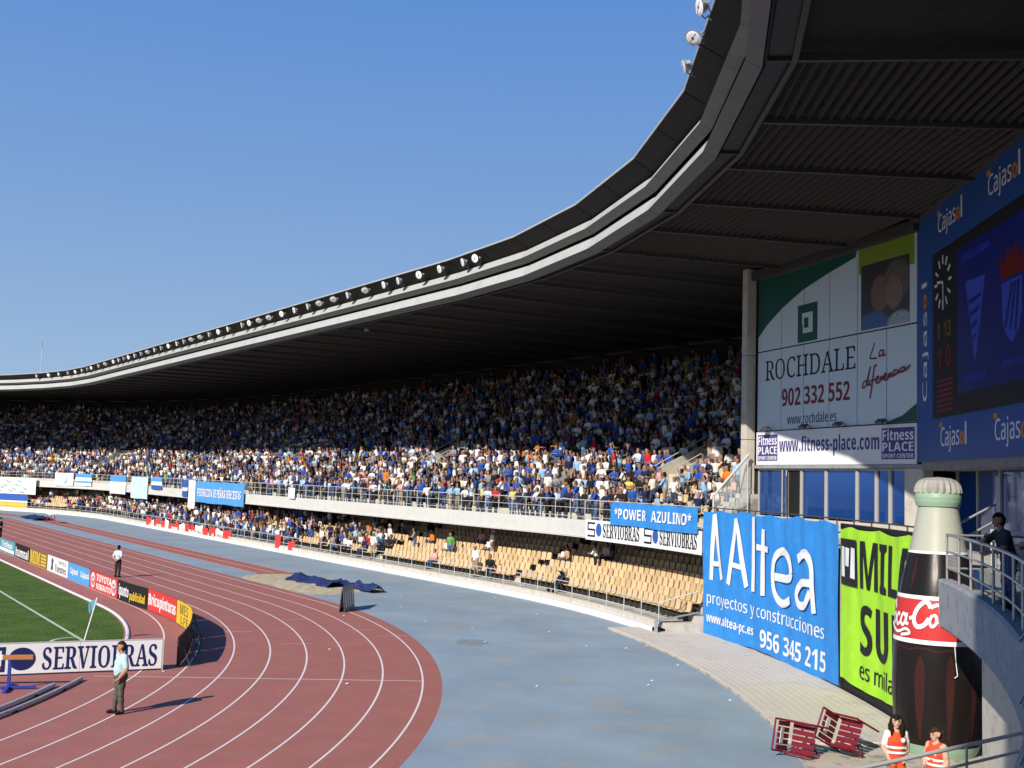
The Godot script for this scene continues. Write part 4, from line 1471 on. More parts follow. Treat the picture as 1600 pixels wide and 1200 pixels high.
	for a in [[0.35, 2.05], [9.55, 11.5]]:
		one_slab(f, [a[0], a[1], 7.32, 8.5, 0.1, 0.106], "logo_field", M.print_purple, fs)
		var w: float = a[1] - a[0]
		var ft := func(x: float, y: float): return flat_map(f * Transform3D(Basis.IDENTITY, V(x, y, 0.107)))
		lettering("Fitness", "sans_bold", w * 0.94, 0.42, ft.call(a[0] + w * 0.03, 8.03), M.print_white, fs)
		lettering("PLACE", "sans_bold", w * 0.94, 0.34, ft.call(a[0] + w * 0.03, 7.62), M.print_white, fs)
		lettering("SPORT CENTER", "sans_bold", w * 0.94, 0.16, ft.call(a[0] + w * 0.03, 7.37), M.print_white, fs)
	lettering("www.fitness-place.com", "sans_bold", 7.2, 0.86, flat_map(f * Transform3D(Basis.IDENTITY, V(2.2, 7.5, 0.102))), M.print_purple, fs)
	for i in 4:
		var x: float = [1.45, 4.6, 7.1, 9.9][i]
		var sl := thing("sign_lamp", "small dark spotlight above the long white sign, %s from the left" % ordinal(i + 1), "lamp", f * V(x, 8.7, 0.1), "spotlights above the white sign")
		b = MB.new()
		b.bbox(f * Transform3D(Basis(Vector3.RIGHT, 0.6), V(x, 8.74, 0.42)), V(0.42, 0.13, 0.24), 0.02)
		part(b, "head", M.steel_dark, sl)
		b = MB.new()
		b.tube([f * V(x, 8.66, 0.02), f * V(x, 8.85, 0.2), f * V(x, 8.76, 0.4)], 0.02, 5)
		part(b, "arm", M.steel_dark, sl)
	# glass screen and steps at the end of the stand
	var gs := thing("stair_screen", "sloping glass screen with steel handrail at the end of the stand", "screen", rv(61.3, 13.75, 4.4))
	var q := 13.75
	b = MB.new()
	var p := [rv(61.25, q, 4.6), rv(62.95, q, 5.3), rv(62.95, q, 7.5), rv(61.25, q, 5.65)]
	b.quad(p[0], p[1], p[2], p[3])
	var dz := tang(q) * 0.015
	b.quad(p[3] + dz, p[2] + dz, p[1] + dz, p[0] + dz)
	part(b, "glass_pane", M.glass, gs)
	b = MB.new()
	b.tube([rv(61.2, q, 5.68), rv(63.0, q, 7.62)], 0.06, 8)
	part(b, "handrail", M.galvanised, gs)
	for r in [61.2, 62.1, 62.95]:
		b = MB.new()
		b.tube([rv(r, q, 4.3), rv(r, q, 5.66 + (r - 61.2) * 1.08)], 0.055 if r < 61.5 else 0.025, 6)
		part(b, "post", M.galvanised, gs)
	var ss := thing("end_steps", "concrete steps climbing beside the glass screen", "steps", rv(62, 13, 4.2))
	for k in 8:
		b = MB.new()
		var r0 := 60.9 + 0.32 * k
		sweep(b, [Vector2(r0, 4.1), Vector2(r0, 4.4 + 0.2 * k), Vector2(63.6, 4.4 + 0.2 * k), Vector2(63.6, 4.1)], 12.5, 13.6, 1.1, true)
		part(b, "step", M.concrete, ss)

func build_scoreboard():
	var f := wall_frame(W1, W2)
	var sb := thing("scoreboard", "huge blue framed video scoreboard with clock in the roof shade", "scoreboard", f * V(5, 7.2, 0))
	one_slab(f, [0.02, 14.0, 7.2, 16.2, -0.5, 0.06], "case", M.score_blue, sb)
	one_slab(f, [0.0, 14.0, 15.98, 16.2, 0.061, 0.34], "head_trim", M.soffit_rib, sb)
	one_slab(f, [0.3, 1.9, 7.2, 16.0, 0.061, 0.075], "side_board", M.score_blue, sb)
	one_slab(f, [1.95, 14.0, 14.5, 16.0, 0.061, 0.09], "top_board", M.score_blue, sb)
	one_slab(f, [1.95, 14.0, 7.25, 8.6, 0.061, 0.09], "lower_board", M.score_blue, sb)
	one_slab(f, [2.02, 14.0, 8.66, 14.42, 0.061, 0.07], "display_surround", M.black, sb)
	var scr := one_slab(f, [4.7, 14.0, 9.3, 14.0, 0.071, 0.078], "display", M.screen, sb)
	var at := func(x: float, y: float, z := 0.092): return flat_map(f * Transform3D(Basis.IDENTITY, V(x, y, z)))
	for a in [[2.68, 14.95, 2.75], [7.75, 14.95, 2.75], [2.92, 7.6, 2.85], [8.2, 7.6, 2.85]]:
		var w: float = a[2]
		lettering("Cajas", "sans", w * 0.70, 0.86, at.call(a[0], a[1] - 0.12), M.print_white, sb)
		lettering("o", "sans_bold", w * 0.15, 0.44, at.call(a[0] + w * 0.72, a[1] + 0.08), M.orange_print, sb)
		lettering("l", "sans", w * 0.05, 0.72, at.call(a[0] + w * 0.9, a[1] + 0.08), M.print_white, sb)
		var dt := MB.new()
		slab(dt, f, a[0] - 0.12, a[0] + 0.22, a[1] + 0.72, a[1] + 0.88, 0.09, 0.1, 0.004)
		part(dt, "leaf_mark", M.orange_print, sb)
	var up := f * Transform3D(Basis(Vector3.BACK, PI / 2), V(1.45, 9.35, 0.077))
	lettering("Cajas", "sans", 3.2, 0.75, flat_map(up), M.print_white, sb)
	lettering("o", "sans_bold", 0.55, 0.4, flat_map(up * Transform3D(Basis.IDENTITY, V(3.3, 0.2, 0))), M.orange_print, sb)
	lettering("l", "sans", 0.16, 0.62, flat_map(up * Transform3D(Basis.IDENTITY, V(4.1, 0.2, 0))), M.print_white, sb)
	# clock of strokes
	var cl := MB.new()
	for i in 12:
		var a := TAU * i / 12.0
		var t := f * Transform3D(Basis(Vector3.BACK, a), V(3.18, 13.25, 0.085))
		cl.box(t * Transform3D(Basis.IDENTITY, V(0, 0.78, 0)), V(0.09, 0.3, 0.02))
	var ck := part(cl, "clock", M.print_white, sb)
	for a in [[3.14 + 0.05, 0.75, 0.06], [1.42, 0.62, 0.09]]:
		var h := MB.new()
		var t := f * Transform3D(Basis(Vector3.BACK, a[0]), V(3.18, 13.25, 0.088))
		h.box(t * Transform3D(Basis.IDENTITY, V(0, a[1] * 0.5, 0)), V(a[2], a[1], 0.015))
		part(h, "hand", M.print_white, ck)
	lettering("1  13", "sans_bold", 1.5, 0.55, at.call(2.5, 11.35, 0.072), M.led_yellow, sb, 0.0, "digits")
	lettering("1 0", "sans_bold", 1.5, 0.7, at.call(2.5, 10.35, 0.072), M.led_red, sb, 0.0, "digits")
	for i in 7:
		one_slab(f, [2.45, 4.2, 8.85 + 0.17 * i, 8.94 + 0.17 * i, 0.071, 0.076], "digits", M.led_red, sb)
	# picture on the display: pennant and crowned shield
	var m2 := func(z: float): return func(p: Vector2): return f * V(p.x, p.y, z)
	var b := MB.new()
	b.poly(PackedVector2Array([Vector2(5.55, 12.85), Vector2(7.4, 12.75), Vector2(6.45, 10.1)]), m2.call(0.082))
	part(b, "pennant_picture", M.led_blue, scr)
	b = MB.new()
	for i in 4: b.poly(PackedVector2Array([Vector2(5.85 + 0.13 * i, 12.2 - 0.4 * i), Vector2(7.05 - 0.17 * i, 12.3 - 0.4 * i), Vector2(7.02 - 0.17 * i, 12.16 - 0.4 * i), Vector2(5.9 + 0.13 * i, 12.04 - 0.4 * i)]), m2.call(0.086))
	part(b, "pennant_stripe", M.screen, scr)
	b = MB.new()
	var shd := [Vector2(8.8, 12.2), Vector2(8.85, 11.2), Vector2(9.1, 10.7), Vector2(9.6, 10.4), Vector2(10.1, 10.7), Vector2(10.35, 11.2), Vector2(10.4, 12.2)]
	b.poly(PackedVector2Array(shd), m2.call(0.082))
	part(b, "shield_picture", M.led_blue, scr)
	b = MB.new()
	for i in 3: b.poly(PackedVector2Array([Vector2(9.0 + 0.4 * i, 10.95 - 0.1 * i), Vector2(9.15 + 0.4 * i, 10.85 - 0.1 * i), Vector2(9.75 + 0.25 * i, 12.1), Vector2(9.55 + 0.25 * i, 12.1)]), m2.call(0.087))
	part(b, "shield_stripe", M.screen, scr)
	b = MB.new()
	b.poly(PackedVector2Array([Vector2(8.75, 12.3), Vector2(10.45, 12.3), Vector2(10.6, 13.0), Vector2(10.2, 12.75), Vector2(9.95, 13.25), Vector2(9.6, 12.85), Vector2(9.3, 13.25), Vector2(9.0, 12.75), Vector2(8.6, 13.0)]), m2.call(0.082))
	part(b, "crown_picture", M.led_red, scr)
	lettering("CONVALECIDO", "sans", 2.0, 0.22, at.call(5.4, 9.62, 0.08), M.led_blue, scr, 0.0, "caption")
	lettering("JEREZ C.D.", "sans", 1.8, 0.22, at.call(8.7, 9.72, 0.08), M.led_blue, scr, 0.0, "caption")
	lettering("XEREZ C.D. 2 COMPANY", "sans", 2.6, 0.24, at.call(5.2, 13.5, 0.08), M.led_blue, scr, 0.0, "caption")
	# glazed hall beneath it
	var hl := thing("glazed_hall", "dark blue glazed hall under the scoreboard", "building", f * V(6, 4.2, 0))
	one_slab(f, [0.3, 14.0, 4.2, 4.6, -1.4, -1.1], "sill", M.concrete_dark, hl)
	one_slab(f, [0.3, 14.0, 6.9, 7.2, -1.4, 0.0], "lintel", M.concrete_dark, hl)
	for i in 6:
		one_slab(f, [0.4 + 2.2 * i, 2.5 + 2.2 * i, 4.6, 6.9, -1.3, -1.26], "window", M.window_glass, hl)
		one_slab(f, [0.3 + 2.2 * i, 0.4 + 2.2 * i, 4.6, 6.9, -1.32, -1.2], "mullion", M.frame, hl)
	one_slab(f, [0.3, 14.0, 4.2, 7.0, -3.5, -3.4], "rear_wall", M.concrete_dark, hl)

func build_banner_wall():
	var w := thing("walkway_wall", "concrete wall and walkway carrying the big blue and green banners", "wall", rv(59, 26, 0))
	var b := MB.new()
	sweep(b, [Vector2(59.02, -0.02), Vector2(59.02, 4.1), Vector2(59.3, 4.1), Vector2(59.3, 4.2), Vector2(64.0, 4.2)], 16.95, 35.1, 1.0)
	part(b, "wall", M.concrete, w)
	b = MB.new()
	sweep(b, [Vector2(64.0, 3.9), Vector2(60.5, 3.9), Vector2(60.5, 4.2), Vector2(64.0, 4.2)], 35.1, 38.9, 1.0)
	part(b, "bridge", M.concrete_grey, w)
	b = MB.new()
	sweep(b, [Vector2(59.34, 4.2), Vector2(65.0, 4.2)], 12.45, 16.95, 1.0)
	part(b, "landing", M.concrete, w)
	b = MB.new()
	b.poly(PackedVector2Array([Vector2(59.02, 0), Vector2(64, 0), Vector2(64, 4.2), Vector2(59.02, 4.1)]), func(p): return rv(p.x, 16.95, p.y))
	part(b, "end_face", M.concrete, w)
	b = MB.new()
	sweep(b, [Vector2(58.985, 4.35), Vector2(58.985, 5.1)], 28.9, 35.0, 1.0)
	part(b, "black_sheet", M.black, w)
	b = MB.new()
	sweep(b, [Vector2(59.0, 0.02), Vector2(59.0, 0.42)], 28.9, 35.0, 1.0)
	part(b, "black_skirting", M.black, w)
	var rl := thing("banner_railing", "steel railing above the blue and green banners", "railing", rv(59.1, 26, 4.2))
	for h in [4.4, 4.8, 5.22]:
		b = MB.new()
		b.tube(ring_path(59.1, h, 17.0, 35.1, 1.0), 0.026, 6)
		part(b, "rail", M.steel_dark, rl)
	b = MB.new()
	b.tube([V(0, 0, 0), V(0, 1.03, 0)], 0.024, 6)
	var pm := b.mesh()
	for i in 13:
		var o := put(pm, "post", M.steel_dark, rl)
		o.position = rv(59.1, 17.1 + 1.4 * i, 4.2) - origin_of(rl)
	# the two banners
	var AQ := 14.0
	var R := 58.9
	var ba := thing("blue_banner", "huge blue banner with white hand painted lettering hung to the ground", "banner", rv(R, 23, 0.1))
	b = MB.new()
	cloth(b, adv(AQ, 3.19, R), 12.22, 0.12, 5.2, R, 1.0, 0.06, 0.10)
	part(b, "cloth", M.banner_blue, ba)
	var P := func(a: Array): return a.map(func(p): return Vector2(p[0], p[1]))
	var big := [
		[P.call([[4.02, 2.32], [4.10, 3.6], [4.19, 4.95], [4.33, 4.6], [4.65, 3.6], [5.08, 2.42]]), 0.32],
		[P.call([[3.98, 2.98], [4.85, 3.02]]), 0.2],
		[P.call([[5.72, 2.3], [6.05, 3.7], [6.33, 4.85], [6.5, 4.5], [6.9, 3.3], [7.3, 2.35]]), 0.31],
		[P.call([[5.95, 3.1], [6.95, 3.05]]), 0.2],
		[P.call([[7.97, 5.02], [7.93, 3.6], [7.95, 2.25]]), 0.34],
		[P.call([[8.9, 4.6], [8.83, 3.2], [8.9, 2.2]]), 0.33],
		[P.call([[8.3, 3.92], [9.35, 3.88]]), 0.22],
		[curve(P.call([[9.95, 2.98], [11.3, 3.05], [11.25, 3.65], [10.6, 3.92], [9.95, 3.62], [9.78, 2.95], [9.98, 2.4], [10.55, 2.1], [11.3, 2.3]])), 0.28],
		[curve(P.call([[12.05, 3.75], [12.75, 3.98], [13.2, 3.6], [13.28, 2.9], [13.42, 2.1]])), 0.31],
		[curve(P.call([[13.15, 3.05], [12.4, 2.98], [11.95, 2.6], [12.15, 2.25], [12.7, 2.3], [13.15, 2.75]])), 0.27]]
	strokes(big, ring_map(AQ, R - 0.035, 0.0, 1.0, 0.06), M.print_white, ba)
	lettering("proyectos y construcciones", "sans", 10.5, 0.62, ring_map(adv(AQ, 3.62, R), R - 0.022, 1.22, 1.0, 0.06), M.print_white, ba)
	lettering("www.altea-pc.es", "sans_bold", 4.3, 0.5, ring_map(adv(AQ, 3.6, R), R - 0.022, 0.5, 1.0, 0.06), M.print_white, ba)
	lettering("956 345 215", "sans_bold", 5.6, 0.66, ring_map(adv(AQ, 8.68, R), R - 0.022, 0.32, 1.0, 0.06), M.print_white, ba)
	var bg := thing("green_banner", "lime green banner with bold black lettering beside the blue one", "banner", rv(R, 32, 0.4))
	b = MB.new()
	cloth(b, adv(AQ, 15.5, R), 6.6, 0.45, 5.06, R, 5.0, 0.06, 0.10)
	part(b, "cloth", M.banner_green, bg)
	var s2 := 5.0
	lettering("MILA", "sans_bold", 4.15, 1.36, ring_map(adv(AQ, 17.36, R), R - 0.022, 3.3, s2, 0.06), M.black, bg)
	lettering("SUE", "sans_bold", 3.5, 1.42, ring_map(adv(AQ, 17.3, R), R - 0.022, 1.42, s2, 0.06), M.black, bg)
	lettering("es mila", "sans", 2.72, 0.52, ring_map(adv(AQ, 17.28, R), R - 0.022, 0.72, s2, 0.06), M.black, bg)
	b = MB.new()
	for i in 6:
		var g := ring_map(adv(AQ, 15.66, R), R - 0.045, 3.28, s2, 0.06)
		b.quad(g.call(V(0.235 * i, 0, 0)), g.call(V(0.235 * (i + 1), 0, 0)), g.call(V(0.235 * (i + 1), 1.38, 0)), g.call(V(0.235 * i, 1.38, 0)))
	part(b, "logo_square", M.black, bg)
	strokes([[P.call([[15.9, 3.52], [15.95, 4.42]]), 0.33], [P.call([[16.33, 3.85], [16.37, 4.4]]), 0.30], [P.call([[16.76, 3.52], [16.81, 4.42]]), 0.33]], ring_map(AQ, R - 0.055, 0.0, s2, 0.06), M.print_white, bg)

# the tier that continues on the viewer's side
func nv(q: float, h: float, r := 58.45) -> Vector3:
	return rv(r + 0.08 * (39.0 - q), q, h)

func near_path(h: float, q0: float, q1: float, dq: float) -> Array:
	var a := []
	var n := int(ceil((q1 - q0) / dq))
	for i in n + 1: a.append(nv(lerpf(q0, q1, i / float(n)), h))
	return a

func build_near_tier():
	var nt := thing("near_tier", "grey concrete parapet of the near tier curving out of frame at right", "grandstand", rv(58.3, 45, 3.2))
	var q0 := 38.9
	var b := MB.new()
	sweep(b, [Vector2(59.3, 3.2), Vector2(58.35, 3.2), Vector2(58.3, 3.26), Vector2(58.3, 4.2), Vector2(58.34, 4.26), Vector2(58.56, 4.26), Vector2(58.6, 4.2)], q0, 58.0, 1.0, false, false, 0.08)
	part(b, "parapet", M.concrete_grey, nt)
	b = MB.new()
	b.poly(PackedVector2Array([Vector2(58.3, 3.22), Vector2(58.3, 4.24), Vector2(58.6, 4.24), Vector2(58.6, 3.22)]), func(p): return rv(p.x, q0, p.y))
	part(b, "parapet_end", M.concrete_grey, nt)
	b = MB.new()
	var pr := [Vector2(58.6, 4.05), Vector2(61.6, 4.05)]
	for k in 12:
		pr.append(Vector2(61.6 + 0.8 * k, 4.45 + 0.45 * k))
		pr.append(Vector2(62.4 + 0.8 * k, 4.45 + 0.45 * k))
	sweep(b, pr, q0, 58.0, 1.0, false, false, 0.08)
	part(b, "terrace", M.concrete_dark, nt)
	b = MB.new()
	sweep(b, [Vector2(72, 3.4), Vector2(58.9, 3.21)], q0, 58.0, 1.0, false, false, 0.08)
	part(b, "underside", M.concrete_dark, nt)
	b = MB.new()
	sweep(b, [Vector2(59.35, -0.02), Vector2(59.35, 3.25)], 38.25, 58.0, 1.0, false, false, 0.08)
	part(b, "lower_wall", M.concrete, nt)
	var rl := thing("near_railing", "grey steel railing with mesh on the near parapet at right", "railing", rv(58.45, 45, 4.26))
	for h in [4.5, 4.86, 5.22]:
		b = MB.new()
		b.tube(near_path(h, q0 + 0.1, 57.9, 0.8), 0.03 if h > 5 else 0.022, 8)
		part(b, "rail", M.steel, rl)
	for i in 15:
		b = MB.new()
		b.tube([nv(q0 + 0.1 + 1.3 * i, 4.24), nv(q0 + 0.1 + 1.3 * i, 5.22)], 0.028, 8)
		part(b, "post", M.steel, rl)
	b = MB.new()
	for i in 13: b.tube([nv(q0 + 0.1 + 0.1 * i, 4.5), nv(q0 + 0.1 + 0.1 * i, 4.86)], 0.004, 4)
	for i in 4: b.tube(near_path(4.56 + 0.075 * i, q0 + 0.1, q0 + 1.4, 0.7), 0.004, 4)
	part(b, "wire_mesh", M.galvanised, rl)
	for h in [4.5, 5.22]:
		b = MB.new()
		b.tube([rv(58.45, q0 + 0.1, h), rv(60.6, q0 + 0.1, h)], 0.026, 6)
		part(b, "return_rail", M.steel, rl)
	# stair with handrails behind the bottle
	var sr := thing("stair_handrail", "pair of bright sloping handrails on the stair behind the bottle", "handrail", V(11, 4.2, -28))
	for a in [[V(11.0, 5.3, -28), V(12.9, 5.86, -30)], [V(11.2, 5.02, -27.9), V(12.9, 5.42, -30)], [V(11.5, 4.5, -26.2), V(12.75, 4.98, -27.4)]]:
		b = MB.new()
		b.tube(a, 0.032, 8)
		part(b, "rail", M.galvanised, sr)
		b = MB.new()
		b.tube([a[0], V(a[0].x, 4.2, a[0].z)], 0.026, 6)
		part(b, "post", M.galvanised, sr)
		b = MB.new()
		b.tube([a[1], V(a[1].x, 4.2, a[1].z)], 0.026, 6)
		part(b, "post", M.galvanised, sr)
	var mf := thing("mesh_fence", "grey mesh fence panel on the walkway behind the bottle", "fence", V(13, 4.2, -27))
	b = MB.new()
	var A := V(12.2, 4.25, -28.6)
	var D := V(13.3, 4.25, -25.4)
	for i in 14:
		var p := A.lerp(D, i / 13.0)
		b.tube([p, p + V(0, 0.95, 0)], 0.008, 4)
	for i in 5: b.tube([A + V(0, 0.22 * i + 0.05, 0), D + V(0, 0.22 * i + 0.05, 0)], 0.008, 4)
	part(b, "mesh", M.galvanised, mf)
	b = MB.new()
	b.tube([A + V(0, 0.97, 0), D + V(0, 0.97, 0)], 0.03, 6)
	part(b, "top_rail", M.galvanised, mf)
	for p in [A, A.lerp(D, 0.5), D]:
		b = MB.new()
		b.tube([p - V(0, 0.05, 0), p + V(0, 1.0, 0)], 0.028, 6)
		part(b, "post", M.galvanised, mf)
	# handrail on the ramp in the foreground
	var fr := thing("foreground_railing", "grey double handrail crossing the bottom right corner", "railing", V(5.2, 0, -14))
	var u0 := V(4.9, 1.46, -18.55)
	var u1 := V(10.3, 1.62, -22.2)
	b = MB.new()
	b.tube([u0, u0.lerp(u1, 0.5), u1], 0.037, 10)
	part(b, "upper_rail", M.galvanised, fr)
	b = MB.new()
	b.tube([u0 - V(0, 0.33, 0), u1 - V(0, 0.33, 0)], 0.03, 8)
	part(b, "lower_rail", M.galvanised, fr)
	for t in [0.05, 0.32, 0.66, 0.98]:
		var p := u0.lerp(u1, t)
		b = MB.new()
		b.tube([p, V(p.x, 0, p.z)], 0.028, 8)
		part(b, "post", M.steel, fr)

# banners and flags on the stands
func build_banners():
	var rr := UF - 0.05
	var sv := thing("parapet_board", "white board with dark lettering and blue discs on the parapet", "sign", rv(rr, 8, 3.2))
	var b := MB.new()
	sweep(b, [Vector2(UF - 0.01, 3.22), Vector2(UF - 0.06, 3.22), Vector2(UF - 0.06, 4.22), Vector2(UF - 0.01, 4.22)], 5.8, 16.7, 0.9)
	part(b, "board", M.print_white, sv)
	var R := UF - 0.07
	for i in 2:
		var q: float = [5.95, 11.3][i]
		var w := 3.55
		for e in [[0.05, 0.12, 0.78, 0.09], [0.05, 0.44, 0.78, 0.09], [0.05, 0.76, 0.78, 0.09]]:
			var m := MB.new()
			var g := ring_map(q, R - 0.006, 3.26, 0, 0)
			m.quad(g.call(V(e[0], e[1], 0)), g.call(V(e[2], e[1], 0)), g.call(V(e[2], e[1] + e[3], 0)), g.call(V(e[0], e[1] + e[3], 0)))
			part(m, "square_mark", M.black, sv)
		for e in [[0.05, 0.5, 0.14, 0.78], [0.7, 0.2, 0.78, 0.46]]:
			var m := MB.new()
			var g := ring_map(q, R - 0.009, 3.26, 0, 0)
			m.quad(g.call(V(e[0], e[1], 0)), g.call(V(e[2], e[1], 0)), g.call(V(e[2], e[3], 0)), g.call(V(e[0], e[3], 0)))
			part(m, "square_mark", M.black, sv)
		var dm := MB.new()
		var g2 := ring_map(q, R - 0.006, 3.26, 0, 0)
		dm.poly(PackedVector2Array(arc2(Vector2(1.14, 0.5), 0.27, 0.33, 0, 350, 24)), func(p): return g2.call(V(p.x, p.y, 0)))
		part(dm, "disc", M.flag_blue, sv)
		lettering("SERVIOBRAS", "serif_bold", w, 0.68, ring_map(adv(q, 1.55, R), R, 3.40, 0, 0), M.black, sv)
	# flags and cloths: [name, label, q0, width, h0, h1, [[share of height, material], ...] from the top, text]
	var list := [
		["blue_flag_banner", "bright blue cloth banner with white capitals on the railing above the white board", 8.2, 8.5, 4.08, 5.22, [[1.0, "banner_blue"]], "*POWER   AZULINO*", "print_white"],
		["blue_fan_banner", "long blue cloth banner with white capitals on the far railing", -58.6, 13.9, 3.0, 5.1, [[1.0, "sky_blue"]], "FEDERACION DE PEÑAS XERECISTAS", "print_white"],
		["white_strip_flag", "tall white cloth hanging just left of the long blue fan banner", -61.1, 2.4, 2.3, 5.15, [[1.0, "print_white"]], "", ""],
		["striped_flag", "blue and white striped flag left of the tall white cloth", -63.0, 1.8, 3.4, 5.1, [[0.45, "flag_blue"], [0.2, "print_white"], [0.35, "flag_blue"]], "", ""],
		["dark_blue_flag", "small blue and white flag on the far railing", -74.4, 4.0, 3.9, 5.2, [[0.35, "sky_blue"], [0.3, "print_white"], [0.35, "flag_blue"]], "", ""],
		["pale_cloth", "pale blue patterned cloth hanging over the far parapet", -82.8, 6.9, 2.7, 5.2, [[1.0, "pale_blue"]], "", ""],
		["hanging_flag", "white flag with blue top band on the far parapet", -91.0, 5.8, 3.0, 5.2, [[0.35, "sky_blue"], [0.65, "print_white"]], "", ""],
		["triple_band_flag", "flag of blue, white and blue bands near the left edge", -100.7, 4.3, 3.7, 5.2, [[0.3, "sky_blue"], [0.3, "print_white"], [0.16, "sky_blue"], [0.24, "print_white"]], "", ""],
		["emblem_flag", "white flag with a pale round emblem near the left edge", -105.5, 4.4, 3.6, 5.3, [[1.0, "print_white"]], "", ""],
		["small_white_flag", "small white cloth tied to the railing above the aisle", -34.5, 1.3, 4.1, 5.0, [[1.0, "print_white"]], "", ""]]
	for a in list:
		var t := thing(a[0], a[1], "banner", rv(rr, a[2], a[4]))
		var top: float = a[5]
		var s := float(a[2])
		for e in a[6]:
			var hh: float = (a[5] - a[4]) * e[0]
			b = MB.new()
			cloth(b, a[2], a[3], top - hh, top, rr - 0.1, s, 0.06, 0.05 if e[0] > 0.9 else 0.0)
			part(b, "cloth", M[e[1]], t)
			top -= hh
		if a[7]:
			lettering(a[7], "sans_bold", a[3] * 0.88, (a[5] - a[4]) * 0.46, ring_map(adv(a[2], a[3] * 0.06, rr - 0.1), rr - 0.145, lerpf(a[4], a[5], 0.28), s, 0.06), M[a[8]], t)
		if a[0] == "emblem_flag":
			b = MB.new()
			var g := ring_map(a[2], rr - 0.2, a[4], 0, 0)
			b.poly(PackedVector2Array(arc2(Vector2(2.2, 0.85), 0.7, 0.5, 0, 350, 20)), func(p): return g.call(V(p.x, p.y, 0)))
			part(b, "emblem", M.pale_blue, t)
	# the big sheets hung over the lower tier at the far left
	var sh := [
		["wave_sheet", "white sheet with pale blue wavy pattern hung from the far parapet", -126.0, 17.4, 2.2, 4.4, [[1.0, "print_white"]]],
		["blue_yellow_sheet", "blue and yellow sheet sloping down to the far lower railing", -115.6, 6.6, 0.3, 2.2, [[0.45, "flag_blue"], [0.12, "print_white"], [0.43, "yellow"]]],
		["pink_white_sheet", "white and pink sheet beside the blue and yellow one", -121.5, 5.6, 0.3, 2.2, [[0.5, "print_white"], [0.25, "print_white"], [0.25, "red"]]]]
	for a in sh:
		var t := thing(a[0], a[1], "banner", rv(58.5, a[2], a[4]))
		var top: float = a[5]
		for e in a[6]:
			var hh: float = (a[5] - a[4]) * e[0]
			b = MB.new()
			cloth(b, a[2], a[3], top - hh, top, 57.5 if a[0] != "wave_sheet" else 58.6, 2.0, 0.05)
			part(b, "cloth", M[e[1]], t)
			top -= hh
		if a[0] == "wave_sheet":
			var sc := []
			for i in 26:
				var x := 0.5 + 0.57 * i
				var y := 0.35 + 0.42 * (i % 4) + 0.1 * sin(i * 2.0)
				sc.append([curve([Vector2(x, y), Vector2(x + 0.25, y + 0.16), Vector2(x + 0.5, y), Vector2(x + 0.75, y + 0.12)], 3), 0.10])
			strokes(sc, ring_map(a[2], 58.5, a[4], 0, 0), M.teal, t, "wave_print")
	# red and white cloths along the front railing of the lower tier
	var qs := [[-68.8, 4.4], [-64.0, 4.6], [-59.0, 4.6], [-54.0, 5.0], [-48.6, 5.8]]
	for i in qs.size():
		var t := thing("red_cloth", "red and white cloth tied low on the front railing, %s from the left" % ordinal(i + 1), "banner", rv(57.25, qs[i][0], 0.2), "red and white cloths")
		var x := 0.0
		var n := 3
		for k in n:
			var w: float = qs[i][1] / n
			b = MB.new()
			cloth(b, adv(qs[i][0], x, 57.2), w * 1.02, 0.03, 1.22 - 0.15 * ((i + k) % 2), 57.2, i * 2.0 + k, 0.16, 0.18)
			part(b, "cloth", M.red if k != 1 else M.print_white, t)
			if k == 1 and i > 2:
				lettering("Coca-Cola", "serif", w * 0.8, 0.3, ring_map(adv(qs[i][0], x + 0.15, 57.0), 56.98, 0.4, 0, 0), M.red, t)
			x += w
	for i in 2:
		var q0: float = [-32.4, -29.6][i]
		var t := thing("red_drape", "red cloth drooping over the front railing, %s of two right of the long row" % ordinal(i + 1), "banner", rv(57.25, q0, 0.2), "red drapes")
		b = MB.new()
		cloth(b, q0, 1.0, 0.12, 1.35 - 0.3 * i, 57.2, i * 2.0, 0.10, 0.1)
		part(b, "cloth", M.red, t)
		b = MB.new()
		cloth(b, adv(q0, 1.0, 57.2), 0.8, 0.1, 0.55, 57.2, i * 2.0 + 5, 0.10, 0.1)
		part(b, "cloth", M.print_white, t)

# advertising boards beside the pitch
func rb(q: float) -> float:
	# the row of boards swings out towards the second lane in the bend
	return 37.7 + 0.95 * clampf(q / 14.0, 0.0, 1.0)

